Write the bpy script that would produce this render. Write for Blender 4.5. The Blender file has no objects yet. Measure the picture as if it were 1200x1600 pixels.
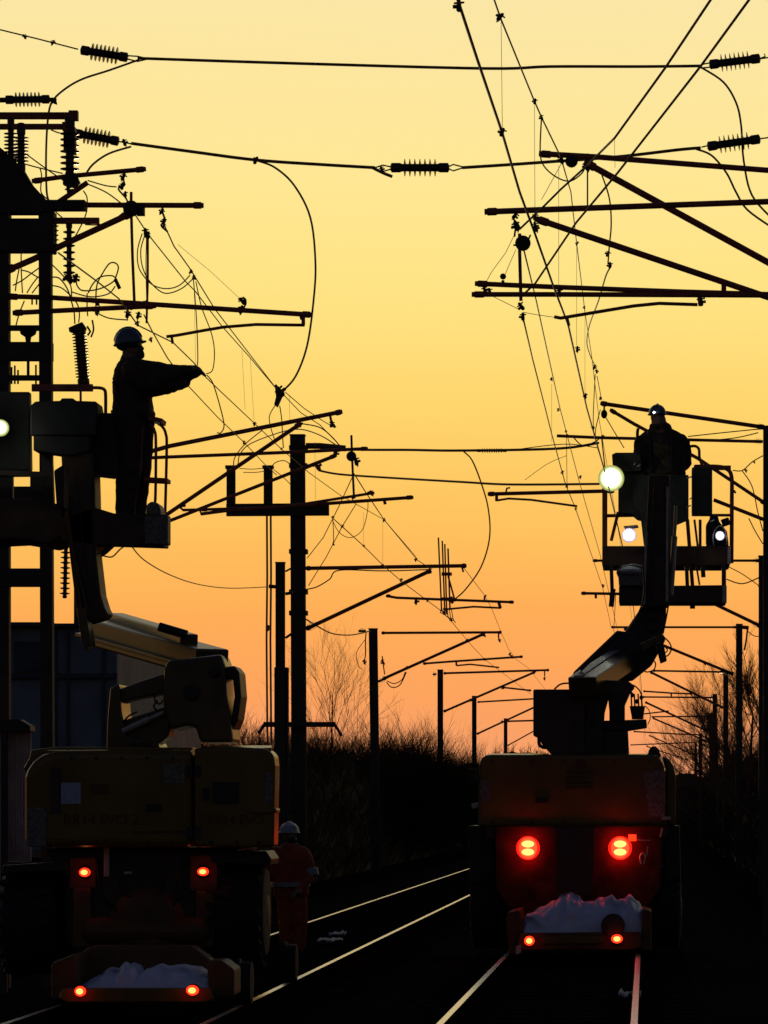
import bpy, bmesh, math, random
from mathutils import Vector, Matrix, noise
R_ = math.radians
sc = bpy.context.scene
COL = sc.collection

# ------------------------------------------------------------------ camera
F, VX, VY, CH = 6000.0, 1010.0, 1265.0, 1.576
cam = bpy.data.cameras.new('camera'); co = bpy.data.objects.new('camera', cam); COL.objects.link(co)
co.location = (0, 0, CH); co.rotation_euler = (R_(90), 0, 0)
cam.sensor_width = 36; cam.lens = F / 1600 * 36
cam.shift_x = -(VX - 600) / 1600; cam.shift_y = (VY - 800) / 1600
cam.clip_start = 0.5; cam.clip_end = 6000
sc.camera = co

def P(px, py, D):
    "a point seen at a pixel, at distance D along the line"
    return Vector(((px - VX) / F * D, D, CH + (VY - py) / F * D))
def S(D): return F / D                     # pixels per metre
def DZ(py, z): return (z - CH) * F / (VY - py)

# ------------------------------------------------------------------ materials
def mat(name, col, rough=0.7, metal=0.0, var=0.25, scale=6.0, bump=0.0, emit=None, estr=0.0, spec=0.5):
    m = bpy.data.materials.new(name); m.use_nodes = True
    nt = m.node_tree; b = nt.nodes['Principled BSDF']
    b.inputs['Roughness'].default_value = rough; b.inputs['Metallic'].default_value = metal
    b.inputs['Specular IOR Level'].default_value = spec
    tc = nt.nodes.new('ShaderNodeTexCoord'); nz = nt.nodes.new('ShaderNodeTexNoise')
    nz.inputs['Scale'].default_value = scale; nz.inputs['Detail'].default_value = 6
    nt.links.new(tc.outputs['Object'], nz.inputs['Vector'])
    cr = nt.nodes.new('ShaderNodeValToRGB')
    cr.color_ramp.elements[0].position = 0.3; cr.color_ramp.elements[1].position = 0.7
    cr.color_ramp.elements[0].color = [c * (1 - var) for c in col] + [1]
    cr.color_ramp.elements[1].color = [min(1, c * (1 + var)) for c in col] + [1]
    nt.links.new(nz.outputs['Fac'], cr.inputs['Fac']); nt.links.new(cr.outputs['Color'], b.inputs['Base Color'])
    if bump:
        bp = nt.nodes.new('ShaderNodeBump'); bp.inputs['Strength'].default_value = bump; bp.inputs['Distance'].default_value = 0.02
        nt.links.new(nz.outputs['Fac'], bp.inputs['Height']); nt.links.new(bp.outputs['Normal'], b.inputs['Normal'])
    if emit:
        b.inputs['Emission Color'].default_value = list(emit) + [1]; b.inputs['Emission Strength'].default_value = estr
    return m
M = dict(
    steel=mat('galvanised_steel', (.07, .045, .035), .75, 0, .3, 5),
    tube=mat('flare_reddened_tube', (.42, .10, .06), .7, 0, .35, 8),  # red tinge of lens flare put into the base colour
    wire=mat('old_copper_wire', (.34, .17, .06), .65, 0, .3, 20),
    thin=mat('thin_wire', (.5, .2, .09), .65, 0, .3, 20),
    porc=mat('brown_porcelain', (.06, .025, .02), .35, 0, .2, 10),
    dark=mat('dark_steel', (.035, .033, .03), .6, 0, .3, 6),
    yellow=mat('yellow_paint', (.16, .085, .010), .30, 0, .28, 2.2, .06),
    amber=mat('dirty_amber_paint', (.115, .05, .008), .6, 0, .35, 3, .1),
    boom=mat('boom_paint', (.10, .058, .022), .33, 0, .3, 4, .05),
    brown=mat('brown_steel_panel', (.07, .034, .014), .6, 0, .4, 4, .1),
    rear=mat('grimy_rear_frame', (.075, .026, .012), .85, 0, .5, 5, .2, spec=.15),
    rubber=mat('tyre_rubber', (.012, .012, .013), .8, 0, .3, 14, .2),
    sticker=mat('pale_sticker', (.40, .45, .55), .5, 0, .15, 30),
    sticker_dim=mat('worn_sticker', (.17, .15, .12), .6, 0, .5, 40),
    black=mat('black_plastic', (.012, .012, .012), .5, 0, .2, 10),
    letter=mat('dark_lettering', (.10, .048, .008), .6, 0, .1, 10),
    sheet=mat('white_plastic_sheet', (.78, .78, .92), .55, 0, .10, 9, .2),
    hivis=mat('orange_hi_vis', (.40, .07, .02), .8, 0, .25, 12, .3),
    band=mat('silver_band', (.30, .30, .34), .5, 0, .15, 30),
    cloth=mat('dark_work_clothes', (.07, .04, .022), .85, 0, .3, 14, .4),
    skin=mat('skin', (.30, .17, .11), .55, 0, .1, 20),
    boot=mat('black_boots', (.015, .014, .013), .6, 0, .2, 20),
    hat=mat('hard_hat', (.10, .13, .16), .35, 0, .1, 10),
    hat_white=mat('white_hard_hat', (.55, .60, .64), .4, 0, .15, 20),
    bark=mat('bark', (.15, .075, .035), .9, 0, .4, 8),
    leaf=mat('winter_undergrowth', (.07, .042, .020), .95, 0, .5, 3, spec=.1),
    ballast=mat('ballast', (.022, .019, .016), .95, 0, .5, 14, .6, spec=0),
    soil=mat('dark_soil', (.014, .012, .009), 1, 0, .4, .6, spec=0),
    sleeper=mat('concrete_sleeper', (.02, .018, .016), 1, 0, .3, 8, .2, spec=0),
    railside=mat('rusty_rail_side', (.02, .010, .006), 1, 0, .3, 20, spec=0),
    railtop=mat('polished_rail_top', (.84, .86, .88), .27, 1, .08, 40),
    hut=mat('grey_clad_wall', (.21, .23, .27), .8, 0, .2, 3),
    hut_trim=mat('dark_cladding_trim', (.07, .075, .09), .8, 0, .2, 5),
    brick=mat('pinkish_render', (.62, .42, .36), .9, 0, .25, 5, .2),
    rag=mat('pale_rag', (.45, .45, .48), .9, 0, .3, 12, .3),
    galv=mat('bright_edge_steel', (.5, .45, .4), .45, .3, .2, 12),
    red=mat('red_lamp_glass', (.5, .02, .01), .3, 0, .05, 10, emit=(1, .02, .004), estr=3.0),
    redcore=mat('red_lamp_filament', (.8, .3, .1), .3, 0, .05, 10, emit=(1, .62, .14), estr=1.5),
    redbig=mat('big_red_lamp_glass', (.5, .02, .01), .3, 0, .05, 10, emit=(1, .006, .002), estr=21),
    redcorebig=mat('big_red_lamp_bulb', (.8, .3, .1), .3, 0, .05, 10, emit=(1, .66, .16), estr=1.6),
    redbloom=mat('red_lamp_bloom', (.3, .02, .01), .4, 0, .05, 10, emit=(1, .012, .006), estr=.8),  # dim emission painting the bloom round the red glass
    flood=mat('floodlight_glass', (.9, .9, .9), .3, 0, .02, 10, emit=(.95, 1, .86), estr=26),
    flood_bloom_in=mat('floodlight_inner_bloom', (.9, .9, .9), .3, 0, .02, 10, emit=(.9, 1, .62), estr=1.5),  # inner step of the bloom, painted as emission
    flood_bloom_mid=mat('floodlight_mid_bloom', (.9, .9, .9), .3, 0, .02, 10, emit=(.80, .95, .30), estr=.75),  # middle step of the painted bloom, dimmer and greener
    flood_bloom_out=mat('floodlight_outer_bloom', (.8, .8, .6), .4, 0, .02, 10, emit=(.85, .85, .25), estr=.42),  # outermost step of the painted bloom, softens the lamp's edge
    lantern_bloom=mat('lantern_bloom', (.8, .8, .8), .4, 0, .02, 10, emit=(.75, .62, 1), estr=.65),  # lilac emission painting the bloom round the small lanterns
    flood_small=mat('lantern_glass', (.9, .9, .9), .3, 0, .02, 10, emit=(.92, .88, 1), estr=12),
)

# ------------------------------------------------------------------ mesh builder
class MB:
    def __init__(s): s.v = []; s.f = []; s.mi = []; s.cur = 0; s.b = []
    def add(s, vs, fs):
        o = len(s.v); s.b.append((o, len(s.f))); s.v += [tuple(v) for v in vs]
        for f in fs: s.f.append([i + o for i in f]); s.mi.append(s.cur)
        return s
    def tube(s, pts, r, n=7, cap=True):
        pts = [Vector(p) for p in pts]
        if len(pts) < 2: return s
        rs = r if isinstance(r, (list, tuple)) else [r] * len(pts)
        t0 = (pts[1] - pts[0]).normalized()
        u = t0.orthogonal().normalized()
        vs = []; fs = []
        for i, p in enumerate(pts):
            a = pts[max(i - 1, 0)]; b = pts[min(i + 1, len(pts) - 1)]
            t = (b - a)
            t = t.normalized() if t.length > 1e-9 else t0
            u = (u - t * u.dot(t))
            u = u.normalized() if u.length > 1e-6 else t.orthogonal().normalized()
            w = t.cross(u)
            for k in range(n):
                an = 2 * math.pi * k / n
                vs.append(p + (u * math.cos(an) + w * math.sin(an)) * rs[i])
        for i in range(len(pts) - 1):
            for k in range(n):
                k2 = (k + 1) % n
                fs.append([i * n + k, i * n + k2, (i + 1) * n + k2, (i + 1) * n + k])
        if cap:
            fs.append(list(range(n))[::-1]); fs.append([(len(pts) - 1) * n + k for k in range(n)])
        return s.add(vs, fs)
    def lathe(s, p, q, prof, n=14):
        "prof: (distance along p->q in metres, radius)"
        p = Vector(p); d = (Vector(q) - p).normalized(); u = d.orthogonal().normalized(); w = d.cross(u)
        vs = []; fs = []
        for (t, r) in prof:
            for k in range(n):
                an = 2 * math.pi * k / n
                vs.append(p + d * t + (u * math.cos(an) + w * math.sin(an)) * max(r, 1e-4))
        for i in range(len(prof) - 1):
            for k in range(n):
                k2 = (k + 1) % n
                fs.append([i * n + k, i * n + k2, (i + 1) * n + k2, (i + 1) * n + k])
        fs.append(list(range(n))[::-1]); fs.append([(len(prof) - 1) * n + k for k in range(n)])
        return s.add(vs, fs)
    def cap(s, p, q, rp, rq, n=14, k=6):
        "tapered capsule"
        p = Vector(p); q = Vector(q); L = max((q - p).length, 1e-4)
        if (q - p).length < 1e-4: q = p + Vector((0, 0, 1e-4))
        pr = [(-rp * math.cos(a), rp * math.sin(a)) for a in [math.pi / 2 * i / k for i in range(k + 1)]]
        pr += [(L + rq * math.sin(a), rq * math.cos(a)) for a in [math.pi / 2 * i / k for i in range(k + 1)]]
        return s.lathe(p, q, pr, n)
    def ell(s, c, rx, ry, rz, n=16, k=10, rot=None):
        c = Vector(c); vs = []; fs = []
        for i in range(k + 1):
            th = math.pi * i / k
            for j in range(n):
                ph = 2 * math.pi * j / n
                v = Vector((rx * math.sin(th) * math.cos(ph), ry * math.sin(th) * math.sin(ph), rz * math.cos(th)))
                if rot: v = rot @ v
                vs.append(c + v)
        for i in range(k):
            for j in range(n):
                j2 = (j + 1) % n
                fs.append([i * n + j, (i + 1) * n + j, (i + 1) * n + j2, i * n + j2])
        return s.add(vs, fs)
    def box(s, c, sx, sy, sz, rot=None):
        c = Vector(c); vs = []
        for x in (-.5, .5):
            for y in (-.5, .5):
                for z in (-.5, .5):
                    v = Vector((x * sx, y * sy, z * sz))
                    if rot: v = rot @ v
                    vs.append(c + v)
        return s.add(vs, [[0, 1, 3, 2], [4, 6, 7, 5], [0, 4, 5, 1], [2, 3, 7, 6], [0, 2, 6, 4], [1, 5, 7, 3]])
    def bar(s, p, q, w, h, up=(0, 0, 1)):
        "rectangular bar p->q; w sideways, h along up"
        p = Vector(p); q = Vector(q); d = (q - p).normalized(); up = Vector(up)
        if abs(d.dot(up)) > .95: up = Vector((1, 0, 0))
        a = d.cross(up).normalized(); b = a.cross(d).normalized()
        vs = []
        for e in (p, q):
            for (i, j) in ((-1, -1), (1, -1), (1, 1), (-1, 1)): vs.append(e + a * (i * w / 2) + b * (j * h / 2))
        return s.add(vs, [[0, 3, 2, 1], [4, 5, 6, 7], [0, 1, 5, 4], [1, 2, 6, 5], [2, 3, 7, 6], [3, 0, 4, 7]])
    def prism(s, poly, D, depth, bev=0.0, seg=2):
        "outline at distance D, drawn out away from the camera by depth metres"
        bm = bmesh.new()
        a = [bm.verts.new(P(x, y, D)) for x, y in poly]
        b = [bm.verts.new(P(x, y, D) + Vector((0, depth, 0))) for x, y in poly]
        n = len(poly)
        bm.faces.new(a); bm.faces.new(b[::-1])
        for i in range(n): bm.faces.new([a[i], b[i], b[(i + 1) % n], a[(i + 1) % n]])
        bmesh.ops.recalc_face_normals(bm, faces=bm.faces)
        if bev:
            eds = [e for e in bm.edges if e.is_manifold and e.calc_face_angle(0) > .35]
            bmesh.ops.bevel(bm, geom=eds, offset=bev, segments=seg, profile=.6, affect='EDGES', clamp_overlap=True)
        bm.verts.index_update()
        vs = [v.co.copy() for v in bm.verts]; fs = [[v.index for v in f.verts] for f in bm.faces]
        bm.free()
        return s.add(vs, fs)
    def each(s, name, m, parent=None, smooth=False):
        "one object per piece"
        out = []
        for i, (v0, f0) in enumerate(s.b):
            v1, f1 = s.b[i + 1] if i + 1 < len(s.b) else (len(s.v), len(s.f))
            q = MB(); q.v = s.v[v0:v1]; q.f = [[k - v0 for k in f] for f in s.f[f0:f1]]; q.mi = s.mi[f0:f1]
            out.append(q.build(name, m, parent, smooth))
        return out
    def build(s, name, m, parent=None, smooth=False, origin=None):
        me = bpy.data.meshes.new(name)
        vs = s.v
        if origin is not None: vs = [tuple(Vector(v) - Vector(origin)) for v in vs]
        me.from_pydata(vs, [], s.f); 
        ms = m if isinstance(m, (list, tuple)) else [m]
        for q in ms: me.materials.append(q if not isinstance(q, str) else M[q])
        if len(ms) > 1: me.polygons.foreach_set('material_index', s.mi)
        if smooth: me.polygons.foreach_set('use_smooth', [True] * len(me.polygons))
        me.update()
        o = bpy.data.objects.new(name, me); COL.objects.link(o)
        if parent:
            o.parent = parent
            if parent.type == 'EMPTY' and origin is None: o.location = -Vector(parent.location)
        if origin is not None and not parent: o.location = origin
        return o

def tag(o, label=None, cat=None, group=None, kind=None):
    if label: o['label'] = label
    if cat: o['category'] = cat
    if group: o['group'] = group
    if kind: o['kind'] = kind
    return o
def thing(name, label, cat, loc, group=None):
    o = bpy.data.objects.new(name, None); COL.objects.link(o); o.location = loc; o.empty_display_size = .3
    return tag(o, label, cat, group)

def smooth_pts(pts, k=6):
    "Catmull-Rom through points"
    if len(pts) < 3: return pts
    out = []
    for i in range(len(pts) - 1):
        p0 = Vector(pts[max(i - 1, 0)]); p1 = Vector(pts[i]); p2 = Vector(pts[i + 1]); p3 = Vector(pts[min(i + 2, len(pts) - 1)])
        for j in range(k):
            t = j / k
            out.append(.5 * ((2 * p1) + (-p0 + p2) * t + (2 * p0 - 5 * p1 + 4 * p2 - p3) * t * t + (-p0 + 3 * p1 - 3 * p2 + p3) * t ** 3))
    out.append(Vector(pts[-1]))
    return out
def curve(mb, pxs, D, w, sm=True, n=5):
    "pxs: pixels, or (px,py,D); w: thickness in photo pixels"
    pts = []; rs = []
    m = len(pxs)
    for i, p in enumerate(pxs):
        if len(p) > 2: d = p[2]
        elif isinstance(D, (tuple, list)): d = D[0] + (D[1] - D[0]) * i / (m - 1)
        else: d = D
        pts.append(P(p[0], p[1], d))
    dm = sum(p.y for p in pts) / len(pts)
    if sm: pts = smooth_pts(pts)
    mb.tube(pts, w / 2 * dm / F, n)
    return mb
def insul(p, q, nshed, rcore, rshed, endcap=.14):
    "a shedded insulator from p to q"
    p = Vector(p); q = Vector(q); L = (q - p).length
    pr = [(0, rcore * .7), (L * .02, rcore * 1.25), (L * endcap * .8, rcore * 1.25), (L * endcap, rcore)]
    a, b = L * endcap, L * (1 - endcap); st = (b - a) / nshed
    for i in range(nshed):
        t = a + st * i
        pr += [(t + st * .30, rcore), (t + st * .46, rshed), (t + st * .58, rshed), (t + st * .78, rcore)]
    pr += [(b, rcore), (L * (1 - endcap * .8), rcore * 1.25), (L * .98, rcore * 1.25), (L, rcore * .7)]
    return MB().lathe(p, q, pr, 12)
def pins(a, b, D, nshed, wcore, wshed, endcap=.14):
    return insul(P(a[0], a[1], D), P(b[0], b[1], D), nshed, wcore / 2 / S(D), wshed / 2 / S(D), endcap)
FR = random.Random(5)
def fitting(mb, px, py, D, r=5):
    "small bolted clamp: body, jaw, bolt and a hanging tail, each turned a little differently"
    c = P(px, py, D); k = r / S(D) * FR.uniform(.75, 1.1)
    rot = Matrix.Rotation(FR.uniform(-.7, .7), 3, 'Y') @ Matrix.Rotation(FR.uniform(-.5, .5), 3, 'Z')
    ax = rot @ Vector((0, 0, 1)); sd = rot @ Vector((1, 0, 0))
    n0 = len(mb.b)
    mb.cap(c - ax * k * .8, c + ax * k * .7, k * .55, k * .42, 8, 3)
    mb.box(c + sd * k * FR.choice((-.5, .5)) - ax * k * .3, k * 1.3, k * .7, k * .6, rot)
    mb.cap(c - sd * k * .8 + ax * k * .35, c + sd * k * .9 + ax * k * .5, k * .2, k * .2, 6, 2)
    if FR.random() < .6: mb.tube([c - ax * k * .6, c - ax * k * 1.3 + sd * k * .2, c - ax * k * 1.7], [k * .3, k * .22, k * .12], 5)
    del mb.b[n0 + 1:]
    return mb

# ------------------------------------------------------------------ world, sun
w = bpy.data.worlds.new('World'); sc.world = w; w.use_nodes = True
nt = w.node_tree; bg = nt.nodes['Background']
SUN_EL, SUN_AZ = R_(1.2), R_(-7)
sky = nt.nodes.new('ShaderNodeTexSky'); sky.sky_type = 'NISHITA'; sky.sun_disc = False
sky.sun_elevation = SUN_EL; sky.sun_rotation = SUN_AZ
tc = nt.nodes.new('ShaderNodeTexCoord'); sx = nt.nodes.new('ShaderNodeSeparateXYZ')
nt.links.new(tc.outputs['Generated'], sx.inputs[0])
def mathn(op, a, b=None, clamp=False):
    n = nt.nodes.new('ShaderNodeMath'); n.operation = op; n.use_clamp = clamp
    for i, v in enumerate((a, b)):
        if v is None: continue
        if isinstance(v, (int, float)): n.inputs[i].default_value = v
        else: nt.links.new(v, n.inputs[i])
    return n.outputs[0]
def hexs(r, g, b):
    f = lambda c: ((c / 255 + .055) / 1.055) ** 2.4 if c > 10 else c / 255 / 12.92
    return (f(r), f(g), f(b), 1)
mp = nt.nodes.new('ShaderNodeMapping'); mp.inputs['Scale'].default_value = (5, 5, 26); nt.links.new(tc.outputs['Generated'], mp.inputs[0])
hz = nt.nodes.new('ShaderNodeTexNoise'); hz.inputs['Scale'].default_value = 1; hz.inputs['Detail'].default_value = 4; nt.links.new(mp.outputs[0], hz.inputs['Vector'])
elev = mathn('ADD', mathn('DIVIDE', sx.outputs[2], .30), mathn('MULTIPLY', mathn('SUBTRACT', hz.outputs[0], .5), .055), True)
ramp = nt.nodes.new('ShaderNodeValToRGB'); nt.links.new(elev, ramp.inputs['Fac'])
def ye(y):                                  # photograph row -> place on the elevation ramp
    t = (VY - y) / F; return (t / math.sqrt(1 + t * t)) / .30
stops = [(ye(1265), (238, 152, 112)), (ye(1165), (247, 160, 108)), (ye(1080), (254, 164, 94)), (ye(960), (255, 174, 87)), (ye(820), (255, 194, 94)),
         (ye(640), (255, 213, 109)), (ye(450), (255, 227, 132)), (ye(250), (255, 231, 150)), (ye(0), (251, 230, 166)), (.85, (225, 212, 180)), (1, (200, 195, 180))]
els = ramp.color_ramp.elements
while len(els) < len(stops): els.new(.5)
for e, (p, c) in zip(els, stops): e.position = p; e.color = hexs(*c)
# the glow is brightest round the place where the sun went down and dies away to the sides
hl = mathn('SQRT', mathn('ADD', mathn('MULTIPLY', sx.outputs[0], sx.outputs[0]), mathn('MULTIPLY', sx.outputs[1], sx.outputs[1])))
west = mathn('DIVIDE', mathn('ADD', mathn('MULTIPLY', sx.outputs[1], math.cos(SUN_AZ)), mathn('MULTIPLY', sx.outputs[0], math.sin(SUN_AZ))), mathn('MAXIMUM', hl, 1e-4))
mr = nt.nodes.new('ShaderNodeMapRange'); mr.interpolation_type = 'SMOOTHSTEP'; nt.links.new(west, mr.inputs['Value'])
mr.inputs['From Min'].default_value = .55; mr.inputs['From Max'].default_value = .965
up = nt.nodes.new('ShaderNodeMapRange'); up.interpolation_type = 'SMOOTHSTEP'; nt.links.new(sx.outputs[2], up.inputs['Value'])
up.inputs['From Min'].default_value = .72; up.inputs['From Max'].default_value = .26
glow = nt.nodes.new('ShaderNodeMix'); glow.data_type = 'RGBA'; glow.blend_type = 'MIX'
nt.links.new(mathn('MULTIPLY', mr.outputs[0], up.outputs[0]), glow.inputs[0])
dusk = nt.nodes.new('ShaderNodeMix'); dusk.data_type = 'RGBA'; dusk.blend_type = 'MULTIPLY'; dusk.inputs[0].default_value = 1
nt.links.new(sky.outputs[0], dusk.inputs[6]); dusk.inputs[7].default_value = (.40, .44, .78, 1)
nt.links.new(dusk.outputs[2], glow.inputs[6])
sc10 = nt.nodes.new('ShaderNodeMix'); sc10.data_type = 'RGBA'; sc10.blend_type = 'MULTIPLY'; sc10.inputs[0].default_value = 1
nt.links.new(ramp.outputs[0], sc10.inputs[6]); sc10.inputs[7].default_value = (10, 10, 10, 1)
nt.links.new(sc10.outputs[2], glow.inputs[7])
nt.links.new(glow.outputs[2], bg.inputs[0]); bg.inputs[1].default_value = .1
sun = bpy.data.lights.new('sun', 'SUN'); so = bpy.data.objects.new('sun', sun); COL.objects.link(so)
sun.energy = .35; sun.angle = R_(.5); sun.color = (1, .72, .42)
so.rotation_euler = (R_(-90) + SUN_EL, 0, -SUN_AZ); so.location = (0, 0, 60)
so.rotation_euler = Vector((-math.sin(SUN_AZ) * math.cos(SUN_EL), -math.cos(SUN_AZ) * math.cos(SUN_EL), -math.sin(SUN_EL))).to_track_quat('-Z', 'Y').to_euler()
sc.view_settings.view_transform = 'Standard'; sc.view_settings.look = 'None'; sc.view_settings.exposure = 0; sc.view_settings.gamma = 1
sc.cycles.max_bounces = 6; sc.cycles.use_denoising = True

rnd = random.Random(7)
# ------------------------------------------------------------------ ground and tracks
GZ = -.38
g = MB(); g.add([(-2500, -60, GZ), (2500, -60, GZ), (2500, 4000, GZ), (-2500, 4000, GZ)], [[0, 1, 2, 3]])
tag(g.build('ground', 'soil'), kind='structure')
b = MB()
xs = [-7.2 + i * .09 for i in range(int(9.4 / .09))]; ys = []
y = 14.0
while y < 420: ys.append(y); y += .08 + max(0, (y - 30)) * .02
vs = []
for yy in ys:
    for xx in xs:
        edge = min(1, max(0, (xx + 7.2) / .9), max(0, (xs[-1] - xx) / .9))
        z = -.185 - .17 * (1 - edge) + .035 * noise.noise(Vector((xx * 9, yy * 9, 0))) + .02 * noise.noise(Vector((xx * 21, yy * 21, 3)))
        vs.append((xx, yy, z))
nx = len(xs)
b.add(vs, [[j * nx + i, j * nx + i + 1, (j + 1) * nx + i + 1, (j + 1) * nx + i] for j in range(len(ys) - 1) for i in range(nx - 1)])
tag(b.build('ballast', 'ballast'), kind='structure')

def rail(x, parent):
    prof = [(-.07, -.155), (.07, -.155), (.07, -.14), (.012, -.115), (.012, -.045), (.034, -.035), (.034, -.012), (.026, 0), (-.026, 0), (-.034, -.012), (-.034, -.035), (-.012, -.045), (-.012, -.115), (-.07, -.14)]
    n = len(prof); r = MB(); yy = [6, 60, 140, 260, 420]
    vs = [(x + a, q, z) for q in yy for a, z in prof]
    for j in range(len(yy) - 1):
        for i in range(n):
            r.cur = 1 if i == 7 else 0
            r.add([], []); r.f.append([j * n + i, j * n + (i + 1) % n, (j + 1) * n + (i + 1) % n, (j + 1) * n + i]); r.mi.append(r.cur)
    r.v = vs; r.f.append(list(range(n))); r.mi.append(0)
    return r.build('rail', ['railside', 'railtop'], parent)
def track(xc, xa, xb, label):
    t = thing('railway_track', label, 'railway track', (xc, 6, 0))
    rail(xa, t); rail(xb, t)
    mb = MB().box((0, 0, 0), 2.5, .26, .16)
    for e in (-.74, .74): mb.box((e, 0, .085), .34, .18, .02)
    s0 = mb.build('sleeper', 'sleeper', t); s0.location = (0, 12, -.245)
    for i in range(1, 100):
        s = s0.copy(); COL.objects.link(s); s.parent = t; s.location = (0, 12 + i * .65, -.245)
    far = MB()
    for i in range(100, 420): far.box((0, 12 + i * .65, -.245), 2.5, .26, .16)
    f = far.build('sleeper', 'sleeper', t, origin=(0, 0, 0)); f['kind'] = 'stuff'
    return t
track(-4.0, -4.73, -3.26, 'twin bright rails running past the person in orange, under the wide-hooded machine')
track(-.8, -1.52, -.09, 'twin rails leading under the machine with the big red lamps')

# ------------------------------------------------------------------ vegetation
def twigs(mb, p, d, L, r, lev, rn, spread=.55, kids=3, n=3):
    k = 4; pts = [Vector(p)]; cur = Vector(p); dd = Vector(d).normalized()
    for i in range(k):
        dd = (dd + Vector((rn.gauss(0, .09), rn.gauss(0, .09), rn.gauss(.03, .06)))).normalized()
        cur = cur + dd * (L / k); pts.append(cur)
    mb.tube(pts, [r * (1 - .16 * i) for i in range(k + 1)], n if lev < 3 else 5, cap=False)
    if lev == 0: return
    for i in range(kids + (2 if lev > 2 else 0)):
        t = rn.uniform(.25, 1); j = min(int(t * k), k - 1); q = pts[j].lerp(pts[j + 1], t * k - j)
        ax = Vector((rn.gauss(0, 1), rn.gauss(0, 1), rn.gauss(0, .35))).normalized()
        nd = (dd + ax * spread * rn.uniform(.6, 1.3)).normalized()
        twigs(mb, q, nd, L * rn.uniform(.5, .72), r * .52, lev - 1, rn, spread, kids, n)
def tree(px, D, ytop, label, seed, lev=4, kids=4, spread=.62, r=.11, trunkfrac=.42):
    rn = random.Random(seed); base = P(px, 1265, D); base.z = GZ
    h = CH + (VY - ytop) / S(D) - GZ
    t = thing('bare_tree', label, 'tree', base)
    tr = MB(); lean = Vector((rn.gauss(0, .03), 0, 1)).normalized()
    tp = [base + lean * (h * .80 * i / 6) + Vector((rn.gauss(0, .05), rn.gauss(0, .05), 0)) * (i > 0) for i in range(7)]
    tr.tube(tp, [r * (1 - .12 * i) for i in range(7)], 8)
    tr.build('trunk', 'bark', t)
    cr = MB()
    for i in range(11):
        f = trunkfrac * .8 + i / 10 * (1 - trunkfrac * .8)
        j = min(f * 6, 5.99); q = tp[int(j)].lerp(tp[int(j) + 1], j - int(j))
        a = i * 2.4 + rn.uniform(-.3, .3); sp = spread * (1.35 - f)
        d = Vector((math.cos(a) * sp, math.sin(a) * sp, .75))
        twigs(cr, q, d, h * (.46 - .24 * f), r * .34 * (1.25 - f * .7), lev - 1, rn, .5, kids)
    cr.build('crown', 'bark', t)
    return t
def thicket(name, label, cat, spots, seed, kind=None, dens=26, low=.7, thk=.013):
    "a tangle of crossing stems: dense low down, thinning into whips at the top"
    rn = random.Random(seed); mb = MB()
    for (X, Y, h, wd) in spots:
        H_ = h - GZ
        for i in range(int(dens * .55)):             # thick low tangle
            a = rn.uniform(0, 6.28); rr = wd * math.sqrt(rn.random()) * 1.05
            q = Vector((X + rr * math.cos(a), Y + rr * math.sin(a) * 1.5, GZ + H_ * rn.uniform(0, .55)))
            d = Vector((rn.gauss(0, .8), rn.gauss(0, .8), rn.uniform(.2, 1)))
            twigs(mb, q, d, H_ * rn.uniform(.2, .34), thk * 2.2, 2, rn, .8, 5)
        for i in range(dens):
            a = rn.uniform(0, 6.28); rr = wd * math.sqrt(rn.random())
            q = Vector((X + rr * math.cos(a), Y + rr * math.sin(a) * 1.4, GZ + H_ * low * rn.uniform(.35, .8)))
            top = GZ + H_ * rn.uniform(.68, 1.06) * (1 - .12 * rr / wd)
            twigs(mb, q, (math.cos(a) * .3 + rn.gauss(0, .12), math.sin(a) * .3, 1), max(.35, (top - q.z) * .74), thk * rn.uniform(.8, 1.4), 2, rn, .55, 4)
    o = mb.build(name, 'leaf')
    return tag(o, label, cat, kind=kind)
def hedge(label, xf, hf, y0, y1, seed, dens):
    "earth bank of undergrowth with thousands of stems through it"
    rn = random.Random(seed); mb = MB(); ny = int((y1 - y0) / .8); nx = 10; vs = []
    for j in range(ny + 1):
        Y = y0 + (y1 - y0) * j / ny; xc = xf(Y); h = (hf(Y) - GZ) * .74
        for i in range(nx + 1):
            u = i / nx * 2 - 1
            nz = .20 * noise.noise(Vector((u * 3, Y * .45, seed))) + .12 * noise.noise(Vector((u * 7, Y * 1.4, seed)))
            vs.append((xc + u * 1.9 + .2 * noise.noise(Vector((Y, u * 4, 2))), Y, GZ + max(0, h * 1.08 * (1 - abs(u) ** 2.6) + nz * (1 - abs(u) ** 3) * 1.6)))
    mb.add(vs, [[j * (nx + 1) + i, j * (nx + 1) + i + 1, (j + 1) * (nx + 1) + i + 1, (j + 1) * (nx + 1) + i] for j in range(ny) for i in range(nx)])
    n = int((y1 - y0) * dens)
    for k in range(n):
        Y = y0 + (y1 - y0) * rn.random() ** 1.15; u = rn.uniform(-1.05, 1.05); h = hf(Y) - GZ
        b0 = h * .80 * max(0, 1 - abs(u) ** 2.6) * rn.uniform(.55, .98)
        L = h * rn.uniform(.09, .22) * (1.5 if rn.random() < .08 else 1)
        twigs(mb, (xf(Y) + u * 1.9, Y, GZ + b0), (u * .4 + rn.gauss(0, .25), rn.gauss(0, .3), 1), L, .010 + Y * .00003, 2 if rn.random() < .5 else 1, rn, .65, 4)
    return tag(mb.build('hedge', 'leaf'), label, 'hedge')
def spot(px, D, ytop, wd): return ((px - VX) / S(D), D, CH + (VY - ytop) / S(D), wd)
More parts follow.
